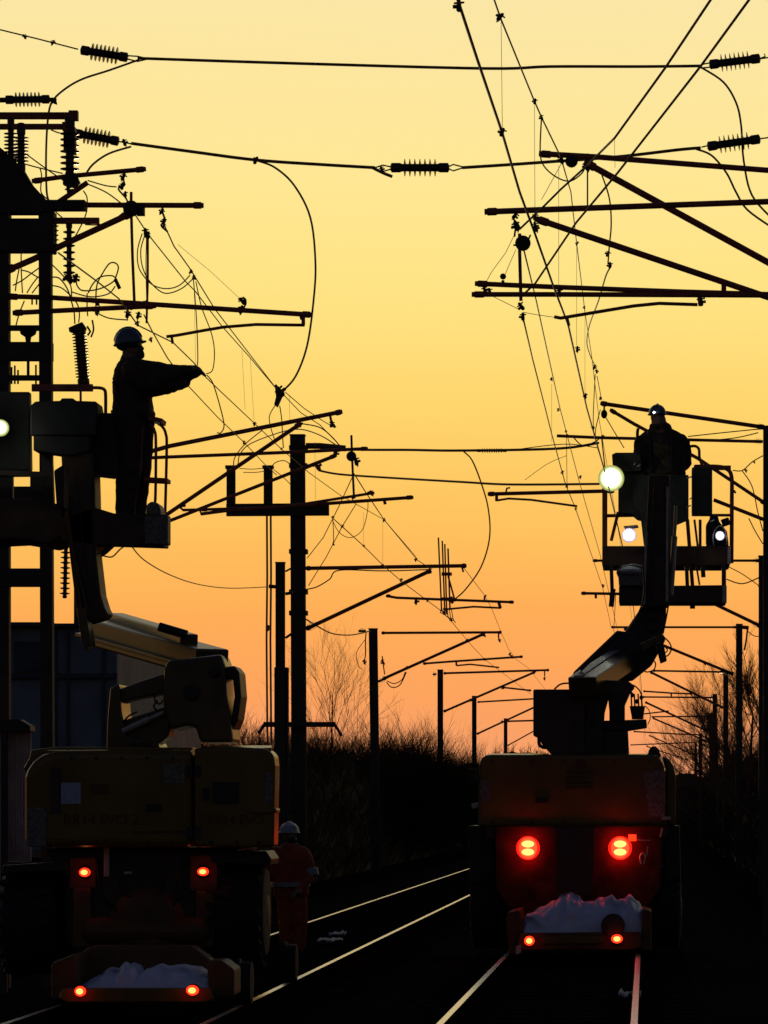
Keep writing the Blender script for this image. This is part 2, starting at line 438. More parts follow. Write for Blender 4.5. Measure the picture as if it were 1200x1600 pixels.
# hedge on the left: cover, then the bushes one can pick out
hedge('long dark hedge behind the orange-clad person, beneath the row of cantilever masts', lambda Y: -10.7 - (Y - 70) * .004, lambda Y: 3.55 + min(Y - 60, 130) * .0082 + .25 * noise.noise(Vector((Y * .12, 0, 3))), 60, 250, 3, 46)
thicket('bush', 'shaggy bare bush rising above the hedge just beyond the mast with the hanging loops', 'bush', [spot(640, 150, 1128, 1.5), spot(612, 146, 1140, 1.0)], 11, dens=190, low=.78)
thicket('bush', 'low spiky bush between the second and third slim masts along the hedge', 'bush', [spot(712, 175, 1160, 1.1), spot(733, 185, 1166, .8)], 12, dens=100, low=.66)
thicket('bush', 'small scraggy bush just past the rounded end of the wide yellow hood', 'bush', [spot(392, 118, 1122, 1.3), spot(432, 118, 1145, 1.0)], 13, dens=90, low=.62)
thicket('bush', 'spiky bush at the foot of the bare slender tree', 'bush', [spot(515, 138, 1128, 1.5), spot(552, 140, 1142, 1.1)], 14, dens=110, low=.66)
tree(514, 150, 1022, 'slender bare tree standing alone beyond the tall crossarm mast', 21, 4, 4, .34, .06)
# right hand side
hedge('dark hedge running along the masts beside the machine with big red lamps', lambda Y: 5.1 + (Y - 60) * .002, lambda Y: 2.9 + min(Y - 60, 150) * .0128 + .22 * noise.noise(Vector((Y * .13, 0, 8))), 56, 300, 5, 36)
tree(1192, 118, 1040, 'tall bare tree half hidden by the thick mast at the picture edge', 31, 4, 6, .8, .13, .2)
tree(1172, 150, 1062, 'bushy bare tree between the two nearest complete masts along the lamp-lit machine side', 32, 4, 6, .85, .12, .2)
tree(1128, 172, 1078, 'spreading bare tree whose twigs overlap the receding cantilever arms', 33, 4, 6, 1.0, .10, .16)
tree(1098, 200, 1102, 'small bare tree lowest and farthest along the hedge by the masts', 34, 4, 5, 1.0, .09, .15)
# far wood
fw = MB(); rn = random.Random(2); top = []; N = 240
for i in range(N + 1):
    X = -170 + i * 260 / N
    top.append((X, 8.6 + 2.2 * noise.noise(Vector((X * .05, 0, 1))) + 1.5 * noise.noise(Vector((X * .22, 0, 5))) + .25 * noise.noise(Vector((X * .9, 2, 5))) + (3.4 if -34 < X < -12 else 0) * math.sin(max(0, min(1, (X + 34) / 22)) * math.pi)))
vs = []; fs = []
for i, (X, z) in enumerate(top): vs += [(X, 700, GZ), (X, 704 + 2 * rn.random(), z * .7), (X, 712, z), (X, 730, z * .9), (X, 740, GZ)]
for i in range(N):
    for k in range(4): fs.append([i * 5 + k, (i + 1) * 5 + k, (i + 1) * 5 + k + 1, i * 5 + k + 1])
fw.add(vs, fs)
for i in range(1500):
    X, z = top[rn.randrange(N)]
    twigs(fw, (X + rn.random(), 711, z - 1), (rn.gauss(0, .35), 0, 1), rn.uniform(1.0, 2.2), .06, 1, rn, .6, 4)
tag(fw.build('far_woods', 'leaf'), 'low line of far woods along the horizon between the masts', 'woods', kind='stuff')
# ------------------------------------------------------------------ masts
def post(mb, px, D, ytop, wpx, bot=GZ, px2=None):
    "H-section column"
    a = P(px, ytop, D); c = Vector(a); c.z = bot
    if px2 is not None: c.x = (px2 - VX) / S(D)
    W = wpx / S(D); t = W * .09
    u = Vector((0, 1, 0))
    mb.bar(c + Vector((0, -W * .45, 0)), a + Vector((0, -W * .45, 0)), W, t, up=(0, 1, 0))
    mb.bar(c + Vector((0, W * .45, 0)), a + Vector((0, W * .45, 0)), W, t, up=(0, 1, 0))
    mb.bar(c, a, t, W * .9 - t * 1.02, up=(0, 1, 0))
    return mb
def tubes(root, items, D, kinds=None):
    "items: (name, [(px,py)...], width px)"
    for it in items:
        nm, pts, wd = it[:3]
        mb = MB(); mm = it[3] if len(it) > 3 else 'tube'
        mb.tube([P(x, y, D) for x, y in pts], wd / 2 / S(D), 9)
        if nm in ('top_tube', 'stay_tube', 'registration_tube'):
            for (x, y) in (pts[0], pts[-1]):
                pass
            a, c = P(*pts[0], D), P(*pts[-1], D); dd = (c - a).normalized(); r = wd / 2 / S(D)
            for q, sg in ((a, 1), (c, -1)):
                mb.lathe(q + dd * sg * .02, q + dd * sg * .10, [(0, r * 1.05), (.005, r * 1.3), (.07, r * 1.3), (.08, r * 1.05)], 9)
        mb.build(nm, mm, root)
def joints(root, pts, D, r=5, nm='clamp'):
    for x, y in pts: fitting(MB(), x, y, D, r).build(nm, 'dark', root)
def cant_insul(root, a, b, D, wd):
    pins(a, b, D, 5, wd * .7, wd * 1.9, .2).build('insulator', 'porc', root)

def mast(label, px, ytop, D, wpx, items=(), insuls=(), clamps=(), group=None, px2=None, name='overhead_mast'):
    base = P(px if px2 is None else px2, VY, D); base.z = GZ
    t = thing(name, label, 'mast', base, group)
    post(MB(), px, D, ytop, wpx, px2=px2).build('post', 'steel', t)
    cap = MB(); cap.box(P(px, ytop, D) + Vector((0, 0, .012)), wpx / S(D) * 1.1, wpx / S(D) * 1.1, .024); cap.build('cap_plate', 'steel', t)
    tubes(t, items, D + .0)
    for a, b, wd in insuls: cant_insul(t, a, b, D, wd)
    if clamps: joints(t, clamps, D, max(2.5, wpx * .2))
    return t
# receding masts along the hedge
m2 = mast('slim mast with hanging jumper loops, next beyond the tall crossarm mast', 583, 983, 122, 13,
     [('top_tube', [(596, 989), (784, 988)], 4), ('stay_tube', [(598, 1061), (757, 990)], 4.6), ('registration_tube', [(661, 1037), (700, 1034), (817, 1026)], 3.4), ('steady_arm', [(713, 1040), (735, 1038), (780, 1043)], 2.6), ('hook', [(779, 989), (779, 997)], 2.5), ('drop_bracket', [(713, 1034), (713, 1040)], 3)],
     [((572, 986), (560, 986), 5), ((591, 1065), (606, 1058), 5)], [(636, 1043), (757, 992), (800, 1026)], px2=588)
mb = MB(); curve(mb, [(572, 988), (571, 1000), (571, 1022), (569, 1034)], 122, 2); curve(mb, [(570, 1000), (557, 1020), (560, 1040), (566, 1046)], 122, 1.2); fitting(mb, 569, 1034, 122, 4)
curve(mb, [(597, 1025), (599, 1040), (601, 1054)], 122, 2); fitting(mb, 598, 1034, 122, 3.5)
curve(mb, [(604, 1066), (612, 1074), (625, 1070), (635, 1050)], 122, 1.8); curve(mb, [(605, 1064), (616, 1068), (628, 1062), (633, 1050)], 122, 1.6)
mb.each('jumper_loop', 'wire', m2)
m3 = mast('second slim mast along the hedge, next shorter one after the looped mast', 688, 1047, 158, 8.5,
     [('top_tube', [(693, 1052), (858, 1047)], 3.4), ('stay_tube', [(693, 1112), (836, 1050)], 3.6), ('registration_tube', [(785, 1074), (830, 1079)], 2.8), ('hook', [(851, 1048), (851, 1057)], 2)],
     [((682, 1053), (676, 1054), 4)], [(785, 1074), (836, 1050)])
m4 = mast('third slim mast along the hedge, rising at the hood corner of the big-lamped machine', 741, 1088, 190, 7,
     [('top_tube', [(746, 1097), (850, 1091)], 2.6), ('stay_tube', [(745, 1147), (850, 1098)], 3)], [((737, 1094), (732, 1095), 4)], [(790, 1126)])
m5 = mast('smallest mast of the row over the hedge, seen just beside the square counterweight', 790, 1123, 240, 5.5,
     [('top_tube', [(793, 1127), (865, 1125)], 2.8), ('stay_tube', [(793, 1165), (860, 1128)], 2)], [((786, 1127), (783, 1128), 4)])
# masts on the other side
mast('thick dark mast cut by the picture edge above the work platform', 1199, 668, 57, 13,
     [('top_tube', [(938, 630), (1196, 668)], 6.5), ('stay_tube', [(953, 640), (990, 662), (1090, 716), (1198, 788)], 5.6), ('registration_tube', [(762, 772), (800, 771), (960, 767)], 6), ('steady_arm', [(776, 782), (795, 779), (830, 781), (902, 791)], 3.5), ('drop_bracket', [(776, 772), (776, 783)], 5), ('lower_tube', [(870, 681), (940, 684), (1192, 690)], 5), ('hook', [(790, 771), (792, 763), (797, 762)], 3), ('drop_tube', [(1115, 781), (1199, 814)], 6)],
     [((1193, 668), (1180, 666), 6), ((1192, 690), (1178, 689), 5)], [(945, 632), (942, 682), (886, 680), (1148, 768), (1165, 800)])
t = mast('broad mast at the picture edge below the platform, with a sagging cable', 1194, 870, 85, 17,
     [('top_tube', [(926, 876), (1188, 876)], 4), ('registration_tube', [(908, 927), (975, 928)], 4.5), ('stay_tube', [(945, 878), (1115, 943), (1190, 979)], 5.5), ('hook', [(931, 928), (931, 935)], 4)],
     [((1188, 876), (1176, 876), 5), ((1190, 979), (1176, 973), 6)], [(1188, 904), (1188, 916)])
mb = MB(); curve(mb, [(1135, 905), (1160, 912), (1187, 902)], 85, 2); curve(mb, [(1135, 884), (1160, 897), (1187, 916)], 85, 1.5); mb.each('sagging_cable', 'wire', t)
mb = MB(); post(mb, 1197, 85.4, 1072, 20); mb.build('post_sleeve', 'steel', t)
t = mast('mast with an outreached bracket on its back, nearest complete one on the lamp side', 1155, 976, 117, 10,
     [('top_tube', [(955, 980), (1152, 980)], 3.4), ('stay_tube', [(975, 982), (1040, 1010), (1145, 1053)], 4.6), ('bracket', [(1160, 980), (1170, 981)], 6)],
     [((1126, 1046), (1146, 1054), 7)], [(1102, 1037)])
mb = MB(); curve(mb, [(1168, 982), (1166, 1000), (1163, 1016)], 117, 3); curve(mb, [(1168, 986), (1180, 994), (1200, 993)], 117, 1.5); mb.each('jumper_loop', 'wire', t)
mast('mast directly beside the tree twigs, next beyond the bracketed one', 1134, 1052, 157, 8,
     [('top_tube', [(1020, 1048), (1132, 1050)], 3), ('stay_tube', [(1016, 1050), (1130, 1106)], 3.8)], [((1132, 1050), (1122, 1050), 4)], [(1080, 1083)])
mast('thin mast in front of the small bare tree, third complete one beyond the platform', 1117, 1085, 188, 7,
     [('top_tube', [(1004, 1089), (1115, 1090)], 2.6), ('registration_tube', [(1005, 1080), (1050, 1083), (1080, 1084)], 2.6), ('stay_tube', [(1008, 1097), (1113, 1146)], 3.2), ('drop_bracket', [(1049, 1083), (1049, 1088)], 2.4)], [((1115, 1090), (1107, 1090), 3.5)])
mast('thin mast with a low tube, fourth complete one beyond the platform', 1111, 1115, 222, 6,
     [('top_tube', [(1018, 1120), (1109, 1119)], 2.2), ('registration_tube', [(1002, 1116), (1045, 1111)], 2.2), ('stay_tube', [(1020, 1122), (1108, 1160)], 2.6)])
mast('tiny mast near the vanishing point, taller of the last two', 1095, 1146, 280, 4.5,
     [('top_tube', [(990, 1143), (1060, 1147), (1093, 1148)], 2.2), ('stay_tube', [(1014, 1149), (1080, 1178)], 2)])
mast('tiny mast near the vanishing point, shorter of the last two', 1087, 1160, 330, 4,
     [('top_tube', [(985, 1164), (1086, 1160)], 1.8), ('stay_tube', [(1010, 1166), (1075, 1188)], 1.6)])

# tall crossarm mast
T1 = mast('tall black mast with a crossarm carrying two upright stubs', 465, 681, 86, 22,
     [('top_tube', [(478, 888), (729, 884)], 6), ('stay_tube', [(478, 983), (674, 891)], 6.2), ('registration_tube', [(603, 931), (620, 934), (803, 941)], 4.2), ('steady_arm', [(697, 952), (740, 948), (783, 950)], 3.2), ('drop_bracket', [(779, 940), (782, 950)], 5), ('hook', [(722, 886), (724, 894)], 3), ('end_hook', [(757, 938), (757, 932), (760, 930)], 3)],
     [((478, 983), (496, 974), 7)], [(672, 891), (568 + 82, 938)], px2=468)
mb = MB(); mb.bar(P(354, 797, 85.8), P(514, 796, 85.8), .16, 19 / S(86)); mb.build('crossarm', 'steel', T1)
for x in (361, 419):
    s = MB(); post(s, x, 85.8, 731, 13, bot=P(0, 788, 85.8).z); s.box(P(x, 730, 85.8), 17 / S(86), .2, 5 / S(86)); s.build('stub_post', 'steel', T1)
mb = MB()
for x in (417, 423): mb.tube([P(x, 806, 85.7), P(x + .5, 900, 85.7), P(x - .5, 1000, 85.7), P(x + 1, 1180, 85.7)], 1.7 / S(86), 6)
fitting(mb, 419, 981, 85.7, 4); mb.each('downlead', 'thin', T1)
mb = MB(); mb.bar(P(412, 1132, 85.7), P(524, 1132, 85.7), .12, 8 / S(86)); mb.tube([P(413, 1132, 85.7), P(404, 1146, 85.7)], 3 / S(86), 6); mb.tube([P(523, 1132, 85.7), P(534, 1150, 85.7)], 2.5 / S(86), 6); mb.each('foot_bracket', 'steel', T1)
mb = MB()
for yy in (700, 728, 862, 925, 958): mb.box(P(466.5, yy, 86), 28 / S(86), .34, 7 / S(86))
mb.each('banding', 'steel', T1)
mb = MB(); curve(mb, [(479, 968), (495, 978), (520, 990), (550, 992), (578, 986)], (86, 121), 2.2); curve(mb, [(478, 921), (495, 917), (515, 905), (530, 891), (600, 892), (670, 890)], 86, 2); mb.each('bonding_wire', 'wire', T1)
mb = MB(); curve(mb, [(478, 697), (500, 697), (540, 701)], 86, 10, False, 7); mb.build('strut_insulator', 'porc', T1)
mb = MB(); mb.tube([P(476, 732, 86), P(500, 722, 86), P(521, 714, 86), P(524, 704, 86)], 2.3 / S(86), 6); fitting(mb, 495, 728, 86, 8); mb.build('pull_bracket', 'tube', T1)
t = mast('stepped dark post close beside the tall crossarm mast', 438, 880, 84, 14, [('bracket', [(446, 893), (455, 888)], 3, 'dark'), ('bracket', [(446, 928), (457, 926)], 5, 'dark'), ('bracket', [(446, 997), (456, 990)], 4, 'dark'), ('bracket', [(420, 916), (432, 917)], 6, 'dark')])
mb = MB(); post(mb, 440, 84.3, 1043, 21); mb.build('post_sleeve', 'steel', t)

# mast behind the platform, carrying the two long cantilevers
T0 = mast('mast hidden behind the pointing person’s platform, with two long tilted cantilevers', 128, 690, 54, 22,
     [('top_tube', [(132, 735), (265, 697), (535, 643)], 7), ('top_tube', [(132, 720), (265, 714), (470, 706), (528, 703), (575, 701)], 5.5), ('stay_tube', [(140, 868), (262, 803), (471, 661)], 6.5), ('stay_tube', [(140, 860), (262, 815), (452, 740), (526, 711)], 5.5), ('registration_tube', [(279, 790), (286, 797), (430, 793), (478, 787), (585, 770)], 4.5), ('registration_tube', [(313, 796), (314, 803), (360, 797), (480, 789), (646, 777)], 5.5), ('hook', [(516, 650), (518, 660), (524, 668)], 4), ('drop_bracket', [(600, 779), (602, 788)], 5)],
     [], [(468, 661), (525, 707), (552, 776), (580, 770), (518, 662)], name='overhead_mast')
mb = MB(); mb.tube([P(549, 680, 54), P(550, 712, 54), P(553, 776, 54)], 1.9 / S(54), 6); mb.ell(P(549, 713, 54), 8 / S(54), 8 / S(54), 8 / S(54)); fitting(mb, 556, 720, 54, 6); mb.build('pulley', 'dark', T0)
# short ticks: rod bundle
rb = MB()
for (x0, y0, x1, y1, wd) in [(685, 840, 690, 955, 2.6), (691, 845, 695, 958, 2.6), (695, 850, 698, 960, 2.6), (700, 857, 703, 950, 2.8)]: rb.tube([P(x0, y0, 88), P(x1, y1, 88)], wd / 2 / S(88), 6)
for y in (897, 936): rb.box(P(698, y, 88), 16 / S(88), .1, 5 / S(88))
curve(rb, [(700, 900), (707, 925), (711, 940)], 88, 3); fitting(rb, 706, 937, 88, 6)
for k in range(6): curve(rb, [(690 + k * 3, 950), (688 + k * 4, 957 + k * 2), (692 + k * 4, 958 + k * 3)], 88, 1.5)
t = thing('rod_bundle', 'bundle of thin upright rods clamped to the wire above the hedge', 'rods', P(695, 955, 88)); rb.each('rod', 'tube', t)

# ------------------------------------------------------------------ switchgear gantry and its cantilevers
GD = 38
G = thing('switchgear_gantry', 'black lattice gantry with shedded insulators rising behind the pointing person', 'gantry', (P(45, VY, GD).x, GD, GZ))
for (x0, x1, x2) in ((5, 6, 20), (71, 76, 19)):
    mb = MB(); a = P(x0, 262 if x0 < 50 else 316, GD); c = P(x1, VY, GD); c.z = GZ; mb.bar(c, a, x2 / S(GD), .13, up=(0, 1, 0)); mb.build('leg', 'steel', G)
mb = MB(); mb.prism([(-70, 200), (0, 230), (12, 240), (34, 262), (48, 286), (72, 312), (132, 312), (132, 326), (78, 326), (78, 332), (-70, 332)], GD - .1, .2); mb.build('gusset', 'steel', G)
mb = MB(); mb.prism([(-30, 341), (66, 341), (66, 330), (84, 330), (84, 392), (-30, 392)], GD - .1, .2); mb.prism([(-30, 326), (14, 326), (14, 345), (-30, 345)], GD - .08, .16); mb.each('cross_plate', 'steel', G)
for (y0, y1) in ((534, 562), (888, 916), (760, 778)):
    mb = MB(); mb.prism([(0, y0), (80, y0), (80, y1), (0, y1)], GD - .08, .16); mb.build('tie_plate', 'steel', G)
for (y0, y1) in ((586, 593), (508, 515)):
    mb = MB(); mb.prism([(8, y0), (74, y0), (74, y1), (8, y1)], GD - .06, .12); mb.build('tie_bar', 'steel', G)
mb = MB(); mb.lathe(P(44, 511, GD), P(44, 534, GD), [(0, 15 / S(GD)), (.03, 14 / S(GD)), (.07, 12 / S(GD)), (.10, 5 / S(GD)), (.145, 4 / S(GD))]); mb.build('cup_insulator', 'porc', G)
mb = MB(); mb.tube([P(44, 562, GD), P(44, 592, GD)], 2.5 / S(GD), 6)
for x in (18, 23, 28, 56, 66): mb.tube([P(x, 575 + rnd.uniform(-6, 8), GD), P(x, 600, GD)], 1.6 / S(GD), 5)
for x in (50, 57, 62): mb.tube([P(x, 465, GD), P(x, 476, GD)], 1.5 / S(GD), 5)
mb.each('stud', 'dark', G)
for (y, x1, wd) in ((181, 118, 10), (198, 108, 8)):
    mb = MB(); mb.bar(P(-60, y, GD), P(x1, y, GD), .06, wd / S(GD)); mb.box(P(x1 - 3, y, GD), 14 / S(GD), .09, (wd + 5) / S(GD)); mb.build('top_beam', 'tube', G)
pins((109, 183), (109, 290), GD, 7, 13, 30, .2).build('post_insulator', 'porc', G)
mb = MB(); mb.prism([(99, 205), (117, 198), (117, 240), (99, 236)], GD - .06, .12); mb.prism([(98, 275), (118, 270), (124, 284), (114, 292), (98, 288)], GD - .05, .1); fitting(mb, 107, 297, GD, 7); mb.each('insulator_cap', 'dark', G)
pins((17, 183), (17, 275), GD, 8, 9, 22, .25).build('post_insulator', 'porc', G)
pins((33, 192), (33, 275), GD, 8, 11, 24, .25).build('post_insulator', 'porc', G)
mb = MB(); mb.bar(P(78, 345, GD), P(155, 345, GD), .06, 9 / S(GD)); mb.build('bracket_arm', 'tube', G)
pins((108, 348), (108, 440), GD, 7, 8, 19, .1).build('hanging_insulator', 'porc', G)
mb = MB(); joints(G, [(110, 436), (118, 434), (103, 433)], GD, 6.5)
pins((85, 344), (85, 398), GD, 6, 6, 14, .1).build('post_insulator', 'porc', G)
pins((123, 508), (131, 602), GD, 15, 15, 24, .12).build('hanging_insulator', 'porc', G)
mb = MB(); mb.prism([(107, 512), (118, 507), (128, 503), (134, 512), (130, 524), (120, 522), (108, 518)], GD - .04, .08); mb.tube([P(136, 510, GD), P(141, 518, GD), P(137, 524, GD)], 1.8 / S(GD), 5); curve(mb, [(144, 500), (146, 515), (142, 527)], GD, 3); mb.each('arc_horn', 'dark', G)
pins((103, 855), (101, 935), GD, 9, 6, 16, .05).build('hanging_insulator', 'porc', G)
tubes(G, [('top_tube', [(50, 283), (100, 276), (228, 264)], 7.5), ('strut_tube', [(82, 322), (118, 298), (137, 285)], 8.5), ('top_tube', [(75, 320), (318, 321)], 8.5), ('stay_tube', [(8, 424), (52, 405), (110, 377), (208, 332)], 10), ('registration_tube', [(12, 463), (80, 465), (200, 473), (488, 492)], 8), ('registration_tube', [(20, 489), (80, 486), (242, 478)], 8), ('steady_arm', [(260, 526), (276, 524), (320, 516), (350, 511), (400, 507), (476, 508)], 5), ('drop_bracket', [(474, 490), (474, 508)], 6), ('drop_bracket', [(268, 525), (270, 537)], 4.5), ('link_rod', [(205, 300), (205, 326), (207, 400), (210, 472)], 4.6), ('link_rod', [(231, 372), (231, 440), (229, 505)], 3.6)], GD)
mb = MB(); mb.lathe(P(205, 326, GD - .06), P(205, 326, GD + .06), [(0, 8 / S(GD)), (.01, 13 / S(GD)), (.10, 13 / S(GD)), (.12, 8 / S(GD))]); mb.box(P(220, 328, GD), 12 / S(GD), .08, 18 / S(GD)); mb.build('pulley', 'dark', G)
joints(G, [(150, 472), (150, 487), (228, 474), (240, 477), (205, 478), (216, 492), (199, 490), (193, 276), (191, 290), (196, 303), (253, 330), (256, 345), (378, 470), (377, 483), (470, 494), (227, 362), (231, 368)], GD, 5.5)
mb = MB(); curve(mb, [(193, 267), (193, 280), (194, 290), (185, 295), (197, 310), (203, 325)], GD, 3); curve(mb, [(254, 320), (254, 332), (258, 345), (252, 352), (262, 362)], GD, 3.5); curve(mb, [(372, 468), (382, 466), (384, 475), (378, 484)], GD, 3); mb.each('hook', 'dark', G)
# the rat's nest of jumper cables
LOOPS = [[(81, 413), (98, 430), (110, 445), (112, 462)], [(81, 433), (93, 435), (105, 451), (112, 472), (116, 489), (117, 506)], [(81, 446), (98, 451), (119, 472), (124, 489), (123, 504)],
         [(138, 458), (145, 444), (157, 433), (175, 431), (180, 437), (166, 447), (149, 453), (129, 454), (121, 447), (119, 438)], [(150, 490), (150, 463), (152, 444), (161, 426), (171, 412), (180, 411), (185, 418), (181, 433), (178, 440)],
         [(180, 447), (171, 458), (154, 463), (136, 463), (112, 456)], [(136, 458), (136, 480), (137, 494)], [(20, 446), (35, 438), (48, 428), (62, 418)], [(33, 422), (45, 425), (60, 434)], [(42, 458), (50, 445), (60, 432)], [(50, 458), (58, 448), (64, 440)], [(33, 392), (33, 420), (35, 458)], [(24, 455), (26, 440), (30, 420)], [(38, 470), (30, 490), (25, 508)],
         [(40, 240), (70, 262), (99, 282)], [(38, 256), (60, 262), (98, 271)], [(62, 262), (65, 275), (64, 300), (75, 312)], [(133, 286), (165, 300), (190, 318)], [(137, 282), (165, 290), (182, 292)], [(130, 298), (136, 310), (134, 335), (120, 365), (113, 374)], [(86, 330), (95, 338), (102, 344)], [(133, 351), (155, 351), (175, 345), (193, 332)], [(80, 203), (90, 207), (99, 209)], [(150, 488), (170, 497), (200, 500)]]
o = thing('cable_tangle', 'tangle of looping jumper cables slung on the gantry above the shedded insulator', 'cables', P(110, 450, GD))
for l in LOOPS: curve(MB(), l, GD - .15, 2.2 if len(l) < 6 else 2.4).build('cable', 'wire', o)
MB().tube([P(180, 436, GD - .15), P(187, 451, GD - .15)], 3 / S(GD), 6).build('cable_lug', 'dark', o)
mb = MB()
curve(mb, [(222, 365), (215, 390), (216, 415), (225, 432), (240, 446), (260, 451), (280, 446), (297, 430)], GD, 2); curve(mb, [(226, 368), (220, 390), (222, 415), (232, 437), (250, 455), (265, 458), (285, 450), (301, 436)], GD, 2)
curve(mb, [(229, 366), (228, 420), (230, 500)], GD, 1.6)
t = thing('jumper_cables', 'pair of drooping jumper loops hung between two wire clamps above the pointing person', 'cables', P(250, 440, GD)); mb.each('cable', 'wire', t)
mb = MB()
curve(mb, [(302, 436), (305, 470), (308, 520), (309, 560), (308, 572)], 36, 1.8); curve(mb, [(306, 440), (315, 480), (330, 520), (335, 550), (332, 578), (322, 584)], 36, 1.8); curve(mb, [(323, 586), (333, 600), (345, 640), (350, 665), (345, 676), (339, 676)], 36, 2)
t = thing('jumper_cables', 'loose jumper cable dangling round the outstretched hand of the person', 'cables', P(320, 520, 36)); mb.each('cable', 'wire', t)

# ------------------------------------------------------------------ near cantilevers on the right (their mast stands just out of frame)
ND = 31
def near_mast(label, items, insuls, clamps, px, D):
    base = P(px, VY, D); base.z = GZ
    t = thing('overhead_mast', label, 'mast', base)
    post(MB(), px, D, 150, 48).build('post', 'steel', t)
    tubes(t, items, D)
    for a, b_, wd in insuls: cant_insul(t, a, b_, D, wd)
    joints(t, clamps, D, 6.5)
    return t
NA = near_mast('near cantilever with the higher tube and steep stay reaching in from the picture edge', [('top_tube', [(842, 240), (930, 245), (1340, 277)], 9), ('stay_tube', [(913, 253), (1200, 410), (1340, 486)], 10.5), ('link_rod', [(918, 256), (918, 328)], 2.5)], [((1335, 276), (1290, 273), 10), ((1335, 484), (1290, 459), 11)], [(877, 248), (893, 252), (917, 258), (917, 246)], 1345, ND)
mb = MB(); mb.lathe(P(893, 252, ND - .05), P(893, 252, ND + .05), [(0, 6 / S(ND)), (.01, 10 / S(ND)), (.08, 10 / S(ND)), (.10, 6 / S(ND))]); mb.build('pulley', 'dark', NA)
NB = near_mast('near cantilever with a lower tube, black pulley disc and long steady arm', [('top_tube', [(757, 331), (1200, 315), (1340, 310)], 9.5), ('stay_tube', [(838, 342), (1140, 444), (1340, 512)], 10), ('registration_tube', [(742, 443), (880, 449), (1070, 456), (1340, 464)], 8), ('registration_tube', [(737, 460), (880, 460), (1340, 462)], 8), ('steady_arm', [(866, 495), (876, 497), (900, 493), (990, 478), (1030, 474), (1090, 476)], 5.5), ('drop_bracket', [(1092, 460), (1094, 478)], 6), ('drop_bracket', [(886, 497), (889, 509)], 5), ('link_rod', [(812, 365), (812, 393), (814, 470)], 5.5), ('link_rod', [(1131, 440), (1131, 455)], 8)], [((1335, 310), (1290, 312), 10), ((1335, 510), (1290, 495), 11)], [(805, 336), (806, 352), (836, 338), (836, 352), (814, 478), (817, 494), (757, 452), (765, 455), (874, 456), (1095, 470)], 1352, ND - .9)
mb = MB(); mb.lathe(P(817, 380, ND - .95), P(817, 380, ND - .85), [(0, 7 / S(ND)), (.012, 12 / S(ND)), (.088, 12 / S(ND)), (.10, 7 / S(ND))]); mb.tube([P(826, 374, ND - .9), P(829, 367, ND - .9)], 1.5 / S(ND), 5); mb.tube([P(806, 383, ND - .9), P(802, 383, ND - .9)], 1.5 / S(ND), 5); mb.build('pulley', 'dark', NB)
mb = MB(); curve(mb, [(804, 337), (803, 343), (809, 350), (812, 358), (806, 358), (804, 370)], ND - .9, 3.4); mb.tube([P(786, 448, ND - .9), P(786, 438, ND - .9)], 2.5 / S(ND), 5); mb.lathe(P(786, 432, ND - .93), P(786, 432, ND - .87), [(0, 5 / S(ND)), (.06, 5 / S(ND))], 8); mb.each('hook', 'dark', NB)

# ------------------------------------------------------------------ wires
def wire(name, label, cat, runs, r, m='wire', clamps=(), parts=(), cD=None, smooth=False):
    "runs: lists of (px,py,D)"
    o = None
    for run in runs:
        pts = [P(*p) for p in run]
        if smooth: pts = smooth_pts(pts)
        q = MB().tube(pts, r, 5)
        if o is None: o = tag(q.build(name, m), label, cat)
        else: q.build('strand', m, o)
    if clamps:
        for (x, y, D) in clamps: fitting(MB(), x, y, D, max(2.6, 150 / D)).build('clamp', 'dark', o)
    for (nm, run, rr, mm) in parts:
        mb = MB(); mb.tube([P(*p) for p in run], rr, 4); mb.build(nm, mm, o)
    return o
def zr(pts, z): return [(x, y, DZ(y, z)) for x, y in pts]
zc, zm = 5.54, 6.83
VPE = (1006, 1232)
wire('contact_wire', 'thick contact wire falling straight from the top edge towards the big red lamps', 'wire',
     [zr([(709, -20), (745, 90), (785, 208), (812, 300), (837, 368), (864, 445), (888, 508), (917, 638), (946, 740), (972, 850), (990, 950), (1001, 1060), (1008, 1150)], zc)], .0085,
     clamps=[(717, 8, DZ(8, zc)), (785, 206, DZ(206, zc)), (837, 356, DZ(356, zc)), (902, 545, DZ(545, zc)), (915, 618, DZ(618, zc)), (926, 668, DZ(668, zc))])
wire('messenger_wire', 'messenger wire with droppers running down to the higher near cantilever', 'wire',
     [zr([(765, -22), (782, 28), (835, 158), (846, 183), (876, 245)], zm) + [(892, 300, 36), (901, 380, 43), (914, 488, 52), (925, 560, 60), (936, 655, 70), (950, 735, 85), (975, 880, 120), (995, 1020, 170), (1006, 1130, 280)]], .0062,
     clamps=[(782, 26, DZ(26, zm)), (836, 158, DZ(158, zm)), (846, 183, DZ(183, zm)), (902, 380, 43), (913, 480, 50)],
     parts=[('dropper', [(783, 34, 25), (785, 205, 23.5)], .0022, 'thin'), ('dropper', [(835, 165, 29), (836, 350, 27)], .0022, 'thin'), ('dropper', [(873, 258, 32), (873, 447, 30)], .0022, 'thin'), ('dropper', [(901, 385, 43), (901, 540, 43)], .0028, 'thin'), ('dropper', [(914, 490, 52), (914, 615, 52)], .0028, 'thin')])
wire('overhead_wire', 'wire leaving the black pulley disc downward past the platform floodlight', 'wire',
     [[(819, 392, 30.4), (838, 470, 36), (855, 548, 42), (875, 638, 52), (884, 672, 57)], [(884, 672, 57), (905, 752, 66), (938, 868, 88), (965, 985, 130)]], .0068, clamps=[(862, 592, 46), (872, 640, 52), (884, 674, 57), (907, 745, 66)],
     parts=[('dropper', [(862, 600, 47), (862, 690, 47)], .0025, 'thin'), ('dropper', [(885, 680, 57), (886, 758, 57)], .006, 'wire')])
